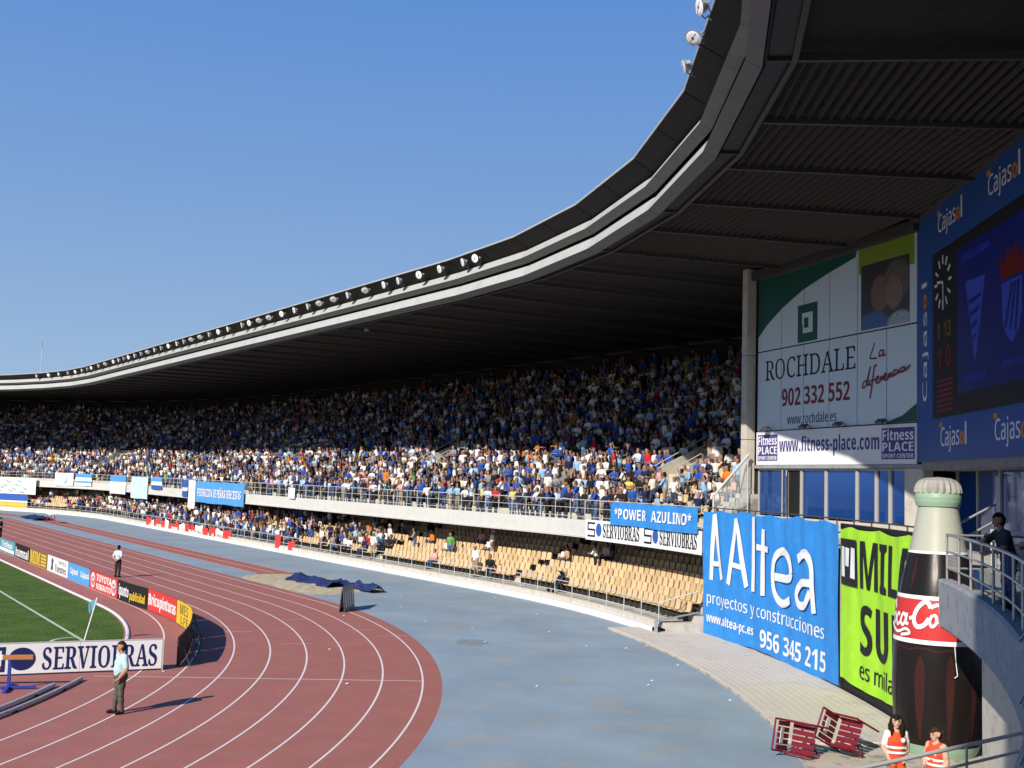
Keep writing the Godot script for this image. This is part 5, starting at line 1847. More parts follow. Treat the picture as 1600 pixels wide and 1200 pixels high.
func board_panel(q0: float, q1: float, m: Material, label: String, h := 0.93) -> Node3D:
	var t := thing("advertising_board", label, "advertising board", rv(rb(q0), q0, 0), "boards round the pitch")
	var n := maxi(2, int((q1 - q0) / 0.9))
	for z in [[0.0, 0.03, m, "face"], [0.031, 0.05, M.board_back, "backing"]]:
		var b := MB.new()
		for i in n:
			var a := lerpf(q0 + 0.03, q1 - 0.03, i / float(n))
			var e := lerpf(q0 + 0.03, q1 - 0.03, (i + 1) / float(n))
			var P := func(q: float, d: float, y: float): return rv(rb(q) + d, q, y)
			b.quad(P.call(a, z[0], 0.04), P.call(e, z[0], 0.04), P.call(e, z[0], h), P.call(a, z[0], h))
			b.quad(P.call(a, z[0], h), P.call(e, z[0], h), P.call(e, z[1], h), P.call(a, z[1], h))
			b.quad(P.call(e, z[1], 0.04), P.call(a, z[1], 0.04), P.call(a, z[1], h), P.call(e, z[1], h))
			if i == 0: b.quad(P.call(a, z[1], 0.04), P.call(a, z[0], 0.04), P.call(a, z[0], h), P.call(a, z[1], h))
			if i == n - 1: b.quad(P.call(e, z[0], 0.04), P.call(e, z[1], 0.04), P.call(e, z[1], h), P.call(e, z[0], h))
		part(b, z[3], z[2], t)
	var k := maxi(2, int((q1 - q0) / 1.4))
	for i in k:
		var b := MB.new()
		var q := lerpf(q0 + 0.3, q1 - 0.3, i / float(k - 1))
		b.tube([rv(rb(q) + 0.06, q, h - 0.1), rv(rb(q) + 0.4, q, 0.0)], 0.018, 5)
		part(b, "strut", M.steel_dark, t)
	return t

func build_pitch_boards():
	var R := 37.7
	var f := func(q: float, x: float, y: float): return func(p: Vector3):
		var qq := adv(q, x + p.x, R)
		return rv(rb(qq) - 0.004 - p.z, qq, y + p.y)
	var t := board_panel(-35.5, -29.3, M.teal, "teal and white advertising board at the left edge")
	var b := MB.new()
	sweep(b, [Vector2(R - 0.006, 0.14), Vector2(R - 0.006, 0.34)], -35.4, -29.5, 1.0)
	part(b, "white_band", M.print_white, t)
	lettering("Trofeos", "sans_bold", 4.2, 0.4, f.call(-34.4, 0.0, 0.42), M.print_white, t)
	t = board_panel(-29.2, -24.1, M.black, "black advertising board with white letters left of the olive one")
	lettering("humnal", "sans_bold", 4.5, 0.62, f.call(-28.9, 0.0, 0.12), M.print_white, t)
	t = board_panel(-24.0, -18.6, M.olive, "olive advertising board with yellow capitals left of the white one")
	lettering("MIM", "serif_bold", 3.1, 0.74, f.call(-23.8, 0.0, 0.1), M.yellow, t)
	for i in 4:
		b = MB.new()
		sweep(b, [Vector2(R - 0.006, 0.14 + 0.19 * i), Vector2(R - 0.006, 0.24 + 0.19 * i)], -20.4, -18.9, 1.0)
		part(b, "text_line", M.yellow, t)
	t = board_panel(-18.5, -13.0, M.print_white, "white advertising board with grey emblem between olive and blue boards")
	b = MB.new()
	var g: Callable = f.call(-17.6, 0.0, 0.0)
	b.poly(PackedVector2Array([Vector2(0.1, 0.15), Vector2(0.8, 0.15), Vector2(0.72, 0.5), Vector2(0.85, 0.7), Vector2(0.5, 0.86), Vector2(0.2, 0.72), Vector2(0.3, 0.45)]), func(p): return g.call(V(p.x, p.y, 0.003)))
	part(b, "emblem", M.steel_dark, t)
	lettering("OPTICA", "sans", 1.9, 0.2, f.call(-15.4, 0.0, 0.6), M.steel_dark, t)
	lettering("Fuentes", "serif_bold", 2.9, 0.4, f.call(-16.3, 0.0, 0.14), M.steel_dark, t)
	t = board_panel(-12.9, -7.9, M.sky_blue, "light blue advertising board with a white name written twice")
	for q in [-12.4, -9.9]: lettering("Cajasol", "sans_bold", 1.9, 0.42, f.call(q, 0.0, 0.28), M.print_white, t)
	t = board_panel(-7.8, -2.3, M.red, "red advertising board with two round emblems and white capitals")
	lettering("TOYOTA", "sans_bold", 3.0, 0.34, f.call(-6.4, 0.0, 0.5), M.print_white, t)
	lettering("NIMAUTO", "sans_bold", 2.9, 0.28, f.call(-6.35, 0.0, 0.12), M.print_white, t)
	for q in [-7.1, -2.95]:
		var e := [[arc2(Vector2(0, 0), 0.42, 0.34, 0, 352, 20), 0.075], [arc2(Vector2(0, 0), 0.14, 0.30, 0, 352, 14), 0.06], [arc2(Vector2(0, 0.12), 0.3, 0.12, 0, 352, 14), 0.06]]
		strokes(e, f.call(q, 0.0, 0.48), M.print_white, t, "emblem")
	t = board_panel(-2.2, 3.3, M.black, "black advertising board with white and orange words")
	lettering("ipunto", "sans_bold", 1.7, 0.66, f.call(-2.0, 0.0, 0.12), M.print_white, t)
	lettering("publicidad", "sans_bold", 1.95, 0.5, f.call(-0.1, 0.0, 0.1), M.yellow, t)
	t = board_panel(3.4, 10.0, M.red, "red advertising board with one long white name beside the yellow board")
	lettering("Bricopinturas", "sans_bold", 4.1, 0.66, f.call(3.6, 0.0, 0.12), M.print_white, t)
	t = board_panel(10.1, 17.0, M.yellow, "yellow advertising board at the turn of the row")
	lettering("MES", "sans_bold", 1.6, 0.4, f.call(11.0, 0.0, 0.46), M.olive, t)
	lettering("LFE", "sans_bold", 1.5, 0.3, f.call(11.3, 0.0, 0.1), M.olive, t)
	# boards turned away from the viewer
	board_panel(17.1, 21.4, M.board_back, "dark back of an advertising board just past the yellow one")
	board_panel(21.5, 25.9, M.board_back, "dark back of the last advertising board in the curved row")
	# the long board across the bend, facing the viewer
	var a := V(-10.48, 0, -35.16)
	var d := (a - V(-14.6, 0, -33.33)).normalized()
	var fr := Transform3D(Basis(d, Vector3.UP, d.cross(Vector3.UP)), a - d * 9.4)
	var lb := thing("long_board", "long white board with navy capitals and disc standing across the bend", "advertising board", fr * V(4.7, 0, 0))
	for i in 4:
		var x := 9.4 - 2.36 * (i + 1)
		one_slab(fr, [x + 0.006, x + 2.354, 0.05, 0.93, -0.03, 0.0], "panel", M.print_white, lb, 0.006)
	one_slab(fr, [0.0, 9.42, 0.93, 0.955, -0.04, 0.012], "top_edge", M.galvanised, lb)
	one_slab(fr, [9.405, 9.44, 0.0, 0.96, -0.06, 0.015], "end_post", M.galvanised, lb)
	for i in 5: one_slab(fr, [0.2 + 2.25 * i, 0.26 + 2.25 * i, 0.0, 0.9, -0.5, -0.46], "strut", M.steel_dark, lb)
	lettering("SERVIOBRAS", "serif_bold", 3.25, 0.66, flat_map(fr * Transform3D(Basis.IDENTITY, V(6.0, 0.14, 0.002))), M.navy, lb)
	b = MB.new()
	b.poly(PackedVector2Array(arc2(Vector2(5.45, 0.48), 0.37, 0.33, 0, 350, 26)), func(p): return fr * V(p.x, p.y, 0.006))
	part(b, "disc", M.navy, lb)
	for e in [[4.0, 5.0, 0.12, 0.22], [4.0, 5.0, 0.74, 0.84], [4.9, 5.0, 0.22, 0.74], [4.0, 4.75, 0.3, 0.44], [4.0, 4.75, 0.52, 0.62], [4.0, 4.1, 0.22, 0.74]]:
		one_slab(fr, [e[0], e[1], e[2], e[3], 0.0, 0.006 + e[2] * 0.004], "square_mark", M.navy, lb)
	one_slab(fr, [4.1, 4.9, 0.23, 0.29, 0.0, 0.005], "square_mark", M.print_red, lb)

# things on the field
func build_field_props():
	# corner flag
	var p0 := ns(33.45, -10.4, 0)
	var cf := thing("corner_flag", "leaning white corner pole with small green flag on the grass", "corner flag", p0)
	var tip := p0 + V(0.33, 1.52, -0.12)
	var b := MB.new()
	b.tube([p0, p0.lerp(tip, 0.5), tip], 0.026, 8)
	part(b, "pole", M.white, cf)
	b = MB.new()
	for i in 5:
		for k in 3:
			var g := func(u: int, w: int): return tip.lerp(p0, 0.02 + 0.085 * w) + V(-0.02 - 0.055 * u * (1.0 - 0.16 * w), -0.03 * u, 0.025 * sin(u * 1.4 + w))
			b.quad(g.call(i, k + 1), g.call(i + 1, k + 1), g.call(i + 1, k), g.call(i, k))
	part(b, "flag", M.teal, cf)
	# steeplechase barrier at the left edge
	var hp := V(-13.55, 0, -31.5)
	var hd := thing("barrier", "heavy wooden barrier on blue feet beside the long white board", "hurdle", hp)
	var f := Transform3D(Basis(Vector3.UP, 0.26), hp)
	var beam := Transform3D(f.basis, f * V(-0.95, 0.86, 0))
	b = MB.new()
	b.bbox(beam, V(3.1, 0.127, 0.127), 0.012)
	part(b, "beam", M.wood, hd)
	b = MB.new()
	b.bbox(Transform3D(f.basis, f * V(-0.85, 0.86, 0)), V(1.35, 0.133, 0.133), 0.012)
	part(b, "white_band", M.print_white, hd)
	for x in [-2.1, 0.0]:
		b = MB.new()
		b.bbox(Transform3D(f.basis, f * V(x, 0.42, 0)), V(0.09, 0.78, 0.09), 0.01)
		part(b, "post", M.hurdle_blue, hd)
		b = MB.new()
		b.bbox(Transform3D(f.basis, f * V(x, 0.045, 0)), V(0.10, 0.09, 1.3), 0.01)
		part(b, "foot", M.hurdle_blue, hd)
		b = MB.new()
		b.bbox(Transform3D(f.basis, f * V(x + 0.25, 0.05, 0)), V(0.9, 0.07, 0.1), 0.01)
		part(b, "brace", M.hurdle_blue, hd)
	# sandwich panel on the outer lanes
	var s0 := V(-7.3, 0, -51.0)
	var s1 := V(-7.12, 0, -53.0)
	var sp := thing("sandwich_panel", "dark folding panel standing on the outer lane by the sand pit", "panel", s0.lerp(s1, 0.5))
	for s in [-1.0, 1.0]:
		var d := (s1 - s0).normalized()
		var n := d.cross(Vector3.UP)
		b = MB.new()
		var tt := Transform3D(Basis(d, Vector3.UP, n).rotated(d, -0.10 * s), s0.lerp(s1, 0.5) + n * 0.07 * s + V(0, 0.53, 0))
		b.box(tt, V(2.0, 1.06, 0.03))
		part(b, "leaf", M.steel_dark, sp)
		for k in 4:
			b = MB.new()
			b.box(tt * Transform3D(Basis.IDENTITY, V(-0.66 + 0.44 * k, 0, 0.02)), V(0.15, 0.72, 0.012))
			part(b, "print", M.print_pale, sp)
	# tarpaulins on the sand
	for a in [[49.6, -6.6, 5.4, 1.5, "crumpled dark blue tarpaulin across the near sand pit"], [50.6, -3.4, 4.2, 1.1, "dark blue tarpaulin heaped at the near end of the sand"], [49.5, -86.0, 8.0, 2.2, "dark tarpaulin on the far pit near the left edge"]]:
		var tp := thing("tarpaulin", a[4], "tarpaulin", rv(a[0], a[1], 0.05), "tarpaulins")
		b = MB.new()
		var fz := FastNoiseLite.new()
		fz.seed = int(a[2] * 10)
		fz.frequency = 0.55
		var H := func(i: int, k: int):
			var x: float = (i / 20.0 - 0.5) * a[2]
			var y: float = (k / 8.0 - 0.5) * a[3] * (1.0 + 0.25 * sin(i * 0.9))
			var ed := 1.0 - pow(absf(k / 4.0 - 1.0), 2.0)
			return rv(a[0] + y + 0.2 * sin(x * 1.2), adv(a[1], x, 50.0), 0.10 + 0.24 * ed * (0.5 + absf(fz.get_noise_2d(x * 2.0, y * 3.0)) * 2.2))
		for i in 20:
			for k in 8: b.quad(H.call(i, k), H.call(i + 1, k), H.call(i + 1, k + 1), H.call(i, k + 1))
		part(b, "sheet", M.tarp, tp)
	# bench by the far pit
	var bq := -77.0
	var bn := thing("far_table", "small white topped bench on the far runway", "bench", rv(49.2, bq, 0))
	b = MB.new()
	b.bbox(rt(49.2, bq, 0.95), V(2.6, 0.16, 0.5), 0.02)
	part(b, "top", M.print_white, bn)
	for x in [-1.0, 1.0]:
		b = MB.new()
		for z in [-0.18, 0.18]: b.tube([rt(49.2, bq, 0.0) * V(x, 0, z), rt(49.2, bq, 0.0) * V(x, 0.9, z)], 0.04, 6)
		part(b, "leg", M.print_red, bn)
	# dark stain on the apron
	b = MB.new()
	var sc := ringless(V(-1.2, 0.004, -43.0))
	var st := PackedVector2Array()
	for i in 24:
		var a := TAU * i / 24.0
		st.append(Vector2(cos(a) * 0.62, sin(a) * 0.8) * (1.0 + 0.10 * sin(i * 2.3) + 0.06 * sin(i * 5.1)))
	b.poly(st, func(p): return sc + V(p.x, 0, -p.y))
	structure(b, "dirt_patch", M.dirt, "dark patch worn into the blue apron")
	# litter
	var spots := []
	for i in 26:
		spots.append(Vector2(rng.randf_range(38, 46) if i % 5 == 0 else rng.randf_range(47.5, 56.2), rng.randf_range(-14, 34)))
	spots.sort_custom(func(x, y): return rv(x.x, x.y, 0).length() < rv(y.x, y.y, 0).length())
	for i in 26:
		var q: float = spots[i].y
		var r: float = spots[i].x
		var lt := thing("litter", "scrap of white paper on the ground, %s nearest to the viewer" % ordinal(i + 1), "litter", rv(r, q, 0.004), "scraps of paper")
		b = MB.new()
		var s := rng.randf_range(0.04, 0.09)
		var c := rv(r, q, 0.006)
		b.quad(c, c + V(s, 0.02, 0.01), c + V(s * 0.9, 0.03, -s), c + V(-0.01, 0.015, -s * 1.1))
		part(b, "sheet", M.print_white, lt)
	# pushchair behind the front railing
	var pc := rt(57.85, 5.1, 0.5)
	var pu := thing("pushchair", "black pushchair parked behind the front railing of the lower seats", "pushchair", pc.origin)
	b = MB.new()
	b.lathe(pc * Transform3D(Basis(Vector3.BACK, PI / 2), V(0.26, 0.78, -0.05)), [Vector2(0.30, 0.0), Vector2(0.31, 0.1), Vector2(0.31, 0.42), Vector2(0.30, 0.52)], 10, 0.2, PI - 0.2)
	part(b, "hood", M.black, pu)
	b = MB.new()
	b.bbox(pc * Transform3D(Basis(Vector3.RIGHT, -0.5), V(0, 0.58, -0.1)), V(0.42, 0.55, 0.08), 0.02)
	b.bbox(pc * Transform3D(Basis.IDENTITY, V(0, 0.36, 0.12)), V(0.42, 0.08, 0.34), 0.02)
	part(b, "seat", M.black, pu)
	for x in [-0.25, 0.25]:
		b = MB.new()
		b.tube([pc * V(x, 0.1, 0.34), pc * V(x, 0.55, 0.0), pc * V(x, 1.0, -0.42)], 0.016, 6)
		b.tube([pc * V(x, 0.1, -0.3), pc * V(x, 0.5, 0.05)], 0.016, 6)
		part(b, "frame", M.steel_dark, pu)
		for z in [-0.3, 0.34]:
			b = MB.new()
			b.lathe(pc * Transform3D(Basis(Vector3.BACK, PI / 2), V(x + 0.02, 0.1, z)), [Vector2(0.0, 0.0), Vector2(0.1, 0.0), Vector2(0.1, 0.04), Vector2(0.0, 0.04)], 12)
			part(b, "wheel", M.black, pu)
	b = MB.new()
	b.tube([pc * V(-0.25, 1.0, -0.42), pc * V(0.25, 1.0, -0.42)], 0.018, 6)
	part(b, "handle", M.steel_dark, pu)
	# toppled chairs
	folding_chair(V(6.95, 0.0, -26.5), 0.75, 0, "maroon chair toppled on its side at the end of the deck")
	folding_chair(V(8.05, 0.0, -26.7), 0.6, 1, "maroon chair lying with legs in the air beside the other one")
	# white trestle by the bottle
	var tr := thing("pole_stand", "thin white metal pole stand leaning beside the giant bottle", "stand", V(11.3, 0, -26.1))
	for e in [[V(11.05, 0, -26.2), V(11.25, 2.25, -26.4)], [V(11.25, 2.25, -26.4), V(11.45, 1.98, -26.2)], [V(11.2, 0, -25.9), V(11.28, 1.2, -26.3)], [V(11.75, 0, -25.9), V(11.6, 0.75, -26.1)], [V(11.2, 0.05, -25.9), V(11.75, 0.05, -25.9)], [V(11.22, 0.72, -26.05), V(11.6, 0.72, -26.1)]]:
		b = MB.new()
		b.tube(e, 0.026, 6)
		part(b, "pole", M.white, tr)

func ringless(p: Vector3) -> Vector3:
	return p

func folding_chair(at: Vector3, yaw: float, kind: int, label: String):
	var t := thing("garden_chair", label, "chair", at, "toppled chairs")
	var up := Basis(Vector3.UP, yaw) * Basis(Vector3.BACK, 1.35 if kind == 0 else 1.12)
	var x := Transform3D(up, at + V(0, 0.38 if kind == 0 else 0.47, 0))
	var s := 1.35
	var B := func(p: Vector3, q: Vector3, r: float, called: String):
		var b := MB.new()
		b.tube([x * (p * s), x * (q * s)], r * s, 6)
		part(b, called, M.maroon, t)
	# seat slats, back slats, frame, legs
	for i in 5:
		var b := MB.new()
		b.bbox(x * Transform3D(Basis.IDENTITY, V(-0.2 + 0.1 * i, 0, 0) * s), V(0.08, 0.025, 0.44) * s, 0.006)
		part(b, "seat_slat", M.maroon, t)
	for i in 5:
		var b := MB.new()
		b.bbox(x * Transform3D(Basis(Vector3.RIGHT, 0.15), V(-0.2 + 0.1 * i, 0.25, -0.25) * s), V(0.08, 0.44, 0.022) * s, 0.006)
		part(b, "back_slat", M.maroon, t)
	var lg := MB.new()
	lg.bbox(x * Transform3D(Basis(Vector3.RIGHT, 0.15), V(0, 0.32, -0.225) * s), V(0.26, 0.12, 0.01) * s, 0.003)
	part(lg, "white_print", M.print_white, t)
	for sx in [-0.26, 0.26]:
		B.call(V(sx, -0.42, 0.24), V(sx, 0.2, 0.22), 0.018, "leg")
		B.call(V(sx, -0.42, -0.30), V(sx, 0.48, -0.28), 0.018, "leg")
		B.call(V(sx, 0.2, 0.24), V(sx, 0.2, -0.26), 0.02, "arm")
		B.call(V(sx, 0.0, 0.23), V(sx, 0.0, -0.25), 0.018, "seat_rail")
	B.call(V(-0.26, 0.48, -0.28), V(0.26, 0.48, -0.28), 0.018, "top_rail")
	B.call(V(-0.26, -0.2, 0.235), V(0.26, -0.2, -0.28), 0.014, "stretcher")

func build_bottle():
	var c := V(10.4, 0, -27.4)
	var t := thing("inflatable_bottle", "giant inflatable cola bottle with red label and crown cap", "bottle", c)
	var x := Transform3D(Basis.IDENTITY, c)
	# radius against height
	var prof := [Vector2(0.80, 0.0), Vector2(0.90, 0.12), Vector2(0.96, 0.30), Vector2(1.0, 0.6), Vector2(1.045, 1.1), Vector2(1.06, 1.7), Vector2(1.04, 2.2), Vector2(1.01, 2.60), Vector2(0.985, 2.95), Vector2(0.955, 3.35), Vector2(0.90, 3.72), Vector2(0.83, 4.05), Vector2(0.75, 4.36), Vector2(0.665, 4.70), Vector2(0.60, 5.0), Vector2(0.54, 5.3), Vector2(0.49, 5.6), Vector2(0.455, 5.78)]
	var cut := func(a: float, e: float, d := 0.0):
		var o := []
		var R := func(h: float):
			for i in prof.size() - 1:
				if h <= prof[i + 1].y: return lerpf(prof[i].x, prof[i + 1].x, clampf((h - prof[i].y) / (prof[i + 1].y - prof[i].y), 0, 1))
			return prof[-1].x
		var n := maxi(2, int((e - a) / 0.12))
		for i in n + 1:
			var h := lerpf(a, e, i / float(n))
			# smooth the outline a little
			o.append(Vector2((R.call(h - 0.12) + R.call(h) * 2.0 + R.call(h + 0.12)) * 0.25 + d, h))
		return o
	for s in [[0.0, 0.27, "base", "bottle_green", 0.0], [0.27, 2.60, "body", "bottle_dark", 0.0], [2.60, 3.70, "label", "bottle_red", 0.012], [3.70, 4.70, "shoulder", "bottle_dark", 0.0], [4.70, 5.78, "neck", "bottle_cream", 0.0]]:
		var b := MB.new()
		b.lathe(x, cut.call(s[0], s[1], s[4]), 48)
		part(b, s[2], M[s[3]], t)
	for h in [[2.60, 2.70], [3.62, 3.71], [4.68, 4.74]]:
		var b := MB.new()
		b.lathe(x, cut.call(h[0], h[1], 0.02), 48)
		part(b, "white_band", M.print_white, t)
	var b := MB.new()
	b.lathe(x, [Vector2(0.455, 5.78), Vector2(0.50, 5.80), Vector2(0.53, 5.90), Vector2(0.54, 6.02), Vector2(0.52, 6.12), Vector2(0.48, 6.17)], 40)
	part(b, "lip", M.bottle_green, t)
	# fluted crown cap
	b = MB.new()
	var seg := 84
	var rows := [[0.525, 6.13, 0.030], [0.515, 6.24, 0.028], [0.49, 6.33, 0.020], [0.43, 6.42, 0.008], [0.30, 6.48, 0.0], [0.0, 6.51, 0.0]]
	for i in rows.size() - 1:
		for k in seg:
			var P := func(r: Array, kk: int):
				var a := TAU * kk / seg
				var rr: float = maxf(0.0, r[0] + r[2] * sin(a * 21.0))
				return c + V(cos(a) * rr, r[1], -sin(a) * rr)
			b.quad(P.call(rows[i], k), P.call(rows[i], k + 1), P.call(rows[i + 1], k + 1), P.call(rows[i + 1], k))
	part(b, "crown_cap", M.bottle_cap, t)
	# printed streaks on the dark panels; angle 0 looks at the viewer
	var face := atan2(27.4, -10.4)      # direction of the viewer from the axis, as an angle in x, -z ... measured below
	var dirv := (V(0, 0, 0) - c)
	dirv.y = 0
	dirv = dirv.normalized()
	var side := Vector3.UP.cross(dirv)    # towards the right as the viewer sees it
	var on := func(a: float, h: float, d: float):
		var o: Array = cut.call(h, h + 0.05, d)
		return c + (dirv * cos(a) + side * sin(a)) * o[0].x + V(0, h, 0)
	for a in [[-1.15, 0.5, 2.4, 0.05], [-0.42, 0.42, 2.35, 0.12], [0.22, 0.45, 2.4, 0.09], [0.78, 0.5, 2.3, 0.08], [1.3, 0.5, 2.3, 0.06], [-0.75, 3.85, 4.6, 0.06], [-0.1, 3.9, 4.62, 0.07], [0.5, 3.85, 4.6, 0.06]]:
		b = MB.new()
		var n := 12
		for i in n:
			var W := func(u: float): return a[3] * (0.10 + 0.9 * pow(sin(PI * pow(1.0 - u, 0.55) * 0.93), 1.2)) if a[1] < 1.0 else a[3] * (0.3 + 0.7 * sin(u * PI))
			var u0 := i / float(n)
			var u1 := (i + 1) / float(n)
			var h0 := lerpf(a[1], a[2], u0)
			var h1 := lerpf(a[1], a[2], u1)
			b.quad(on.call(a[0] - W.call(u0) + 0.04 * u0, h0, 0.008), on.call(a[0] + W.call(u0) + 0.04 * u0, h0, 0.008), on.call(a[0] + W.call(u1) + 0.04 * u1, h1, 0.008), on.call(a[0] - W.call(u1) + 0.04 * u1, h1, 0.008))
		part(b, "streak", M.bottle_streak, t)
	b = MB.new()
	for i in 60:
		var a0 := -1.5 + 3.0 * i / 60.0
		var a1 := -1.5 + 3.0 * (i + 1) / 60.0
		var y0 := 2.42 + 0.06 * absf(sin(a0 * 4.5))
		var y1 := 2.42 + 0.06 * absf(sin(a1 * 4.5))
		b.quad(on.call(a0, y0, 0.009), on.call(a1, y1, 0.009), on.call(a1, y1 + 0.05, 0.009), on.call(a0, y0 + 0.05, 0.009))
	part(b, "scallop_line", M.bottle_streak, t)
	# the script on the label; x metres along the surface from the middle of the word
	var sc := []
	var S := func(pts: Array, w := 0.09): sc.append([curve(pts.map(func(p): return Vector2(p[0], p[1]))), w])
	S.call([[-0.92, 0.42], [-1.0, 0.6], [-1.2, 0.62], [-1.42, 0.4], [-1.45, 0.1], [-1.28, -0.06], [-1.05, 0.02]], 0.13)
	S.call([[-0.98, 0.3], [-1.06, 0.12], [-0.98, -0.02], [-0.86, 0.08], [-0.86, 0.26], [-0.96, 0.3]])
	S.call([[-0.56, 0.24], [-0.66, 0.3], [-0.76, 0.12], [-0.66, -0.03], [-0.52, 0.06]])
	S.call([[-0.26, 0.24], [-0.38, 0.3], [-0.48, 0.1], [-0.38, -0.03], [-0.26, 0.1], [-0.2, 0.32], [-0.24, 0.06], [-0.12, 0.02]])
	S.call([[-0.1, 0.18], [0.06, 0.22]], 0.1)
	S.call([[0.62, 0.5], [0.5, 0.66], [0.34, 0.62], [0.14, 0.4], [0.08, 0.14], [0.2, -0.04], [0.42, 0.02], [0.56, 0.2]], 0.13)
	S.call([[0.62, 0.5], [0.8, 0.58], [1.1, 0.56], [1.25, 0.66]], 0.10)
	S.call([[0.66, 0.3], [0.58, 0.12], [0.66, -0.02], [0.78, 0.08], [0.78, 0.26], [0.68, 0.3]])
	S.call([[0.86, 0.06], [1.02, 0.3], [1.08, 0.5], [1.0, 0.52], [0.92, 0.2], [0.96, 0.0], [1.08, 0.04]])
	S.call([[1.34, 0.24], [1.22, 0.3], [1.12, 0.1], [1.22, -0.03], [1.34, 0.1], [1.4, 0.32], [1.36, 0.06], [1.5, 0.02]])
	S.call([[-1.05, 0.02], [-0.6, -0.22], [-0.2, -0.12], [-0.05, -0.24], [-0.4, -0.3]], 0.08)
	var mp := func(p: Vector3): return on.call(-0.62 + p.x * 0.74, 3.02 + p.y * 0.82 + p.x * 0.03, 0.022 + p.z * 0.6)
	strokes(sc, mp, M.print_white, t, "script")
	# loose tie cord
	b = MB.new()
	b.tube([on.call(0.35, 2.6, 0.03), on.call(0.36, 2.2, 0.05), on.call(0.38, 1.95, 0.06), on.call(0.32, 1.9, 0.06)], 0.012, 5)
	part(b, "cord", M.print_white, t)

# ------------------------------------------------------------------ people
func skin() -> Color: return Color(0.42, 0.24, 0.16)

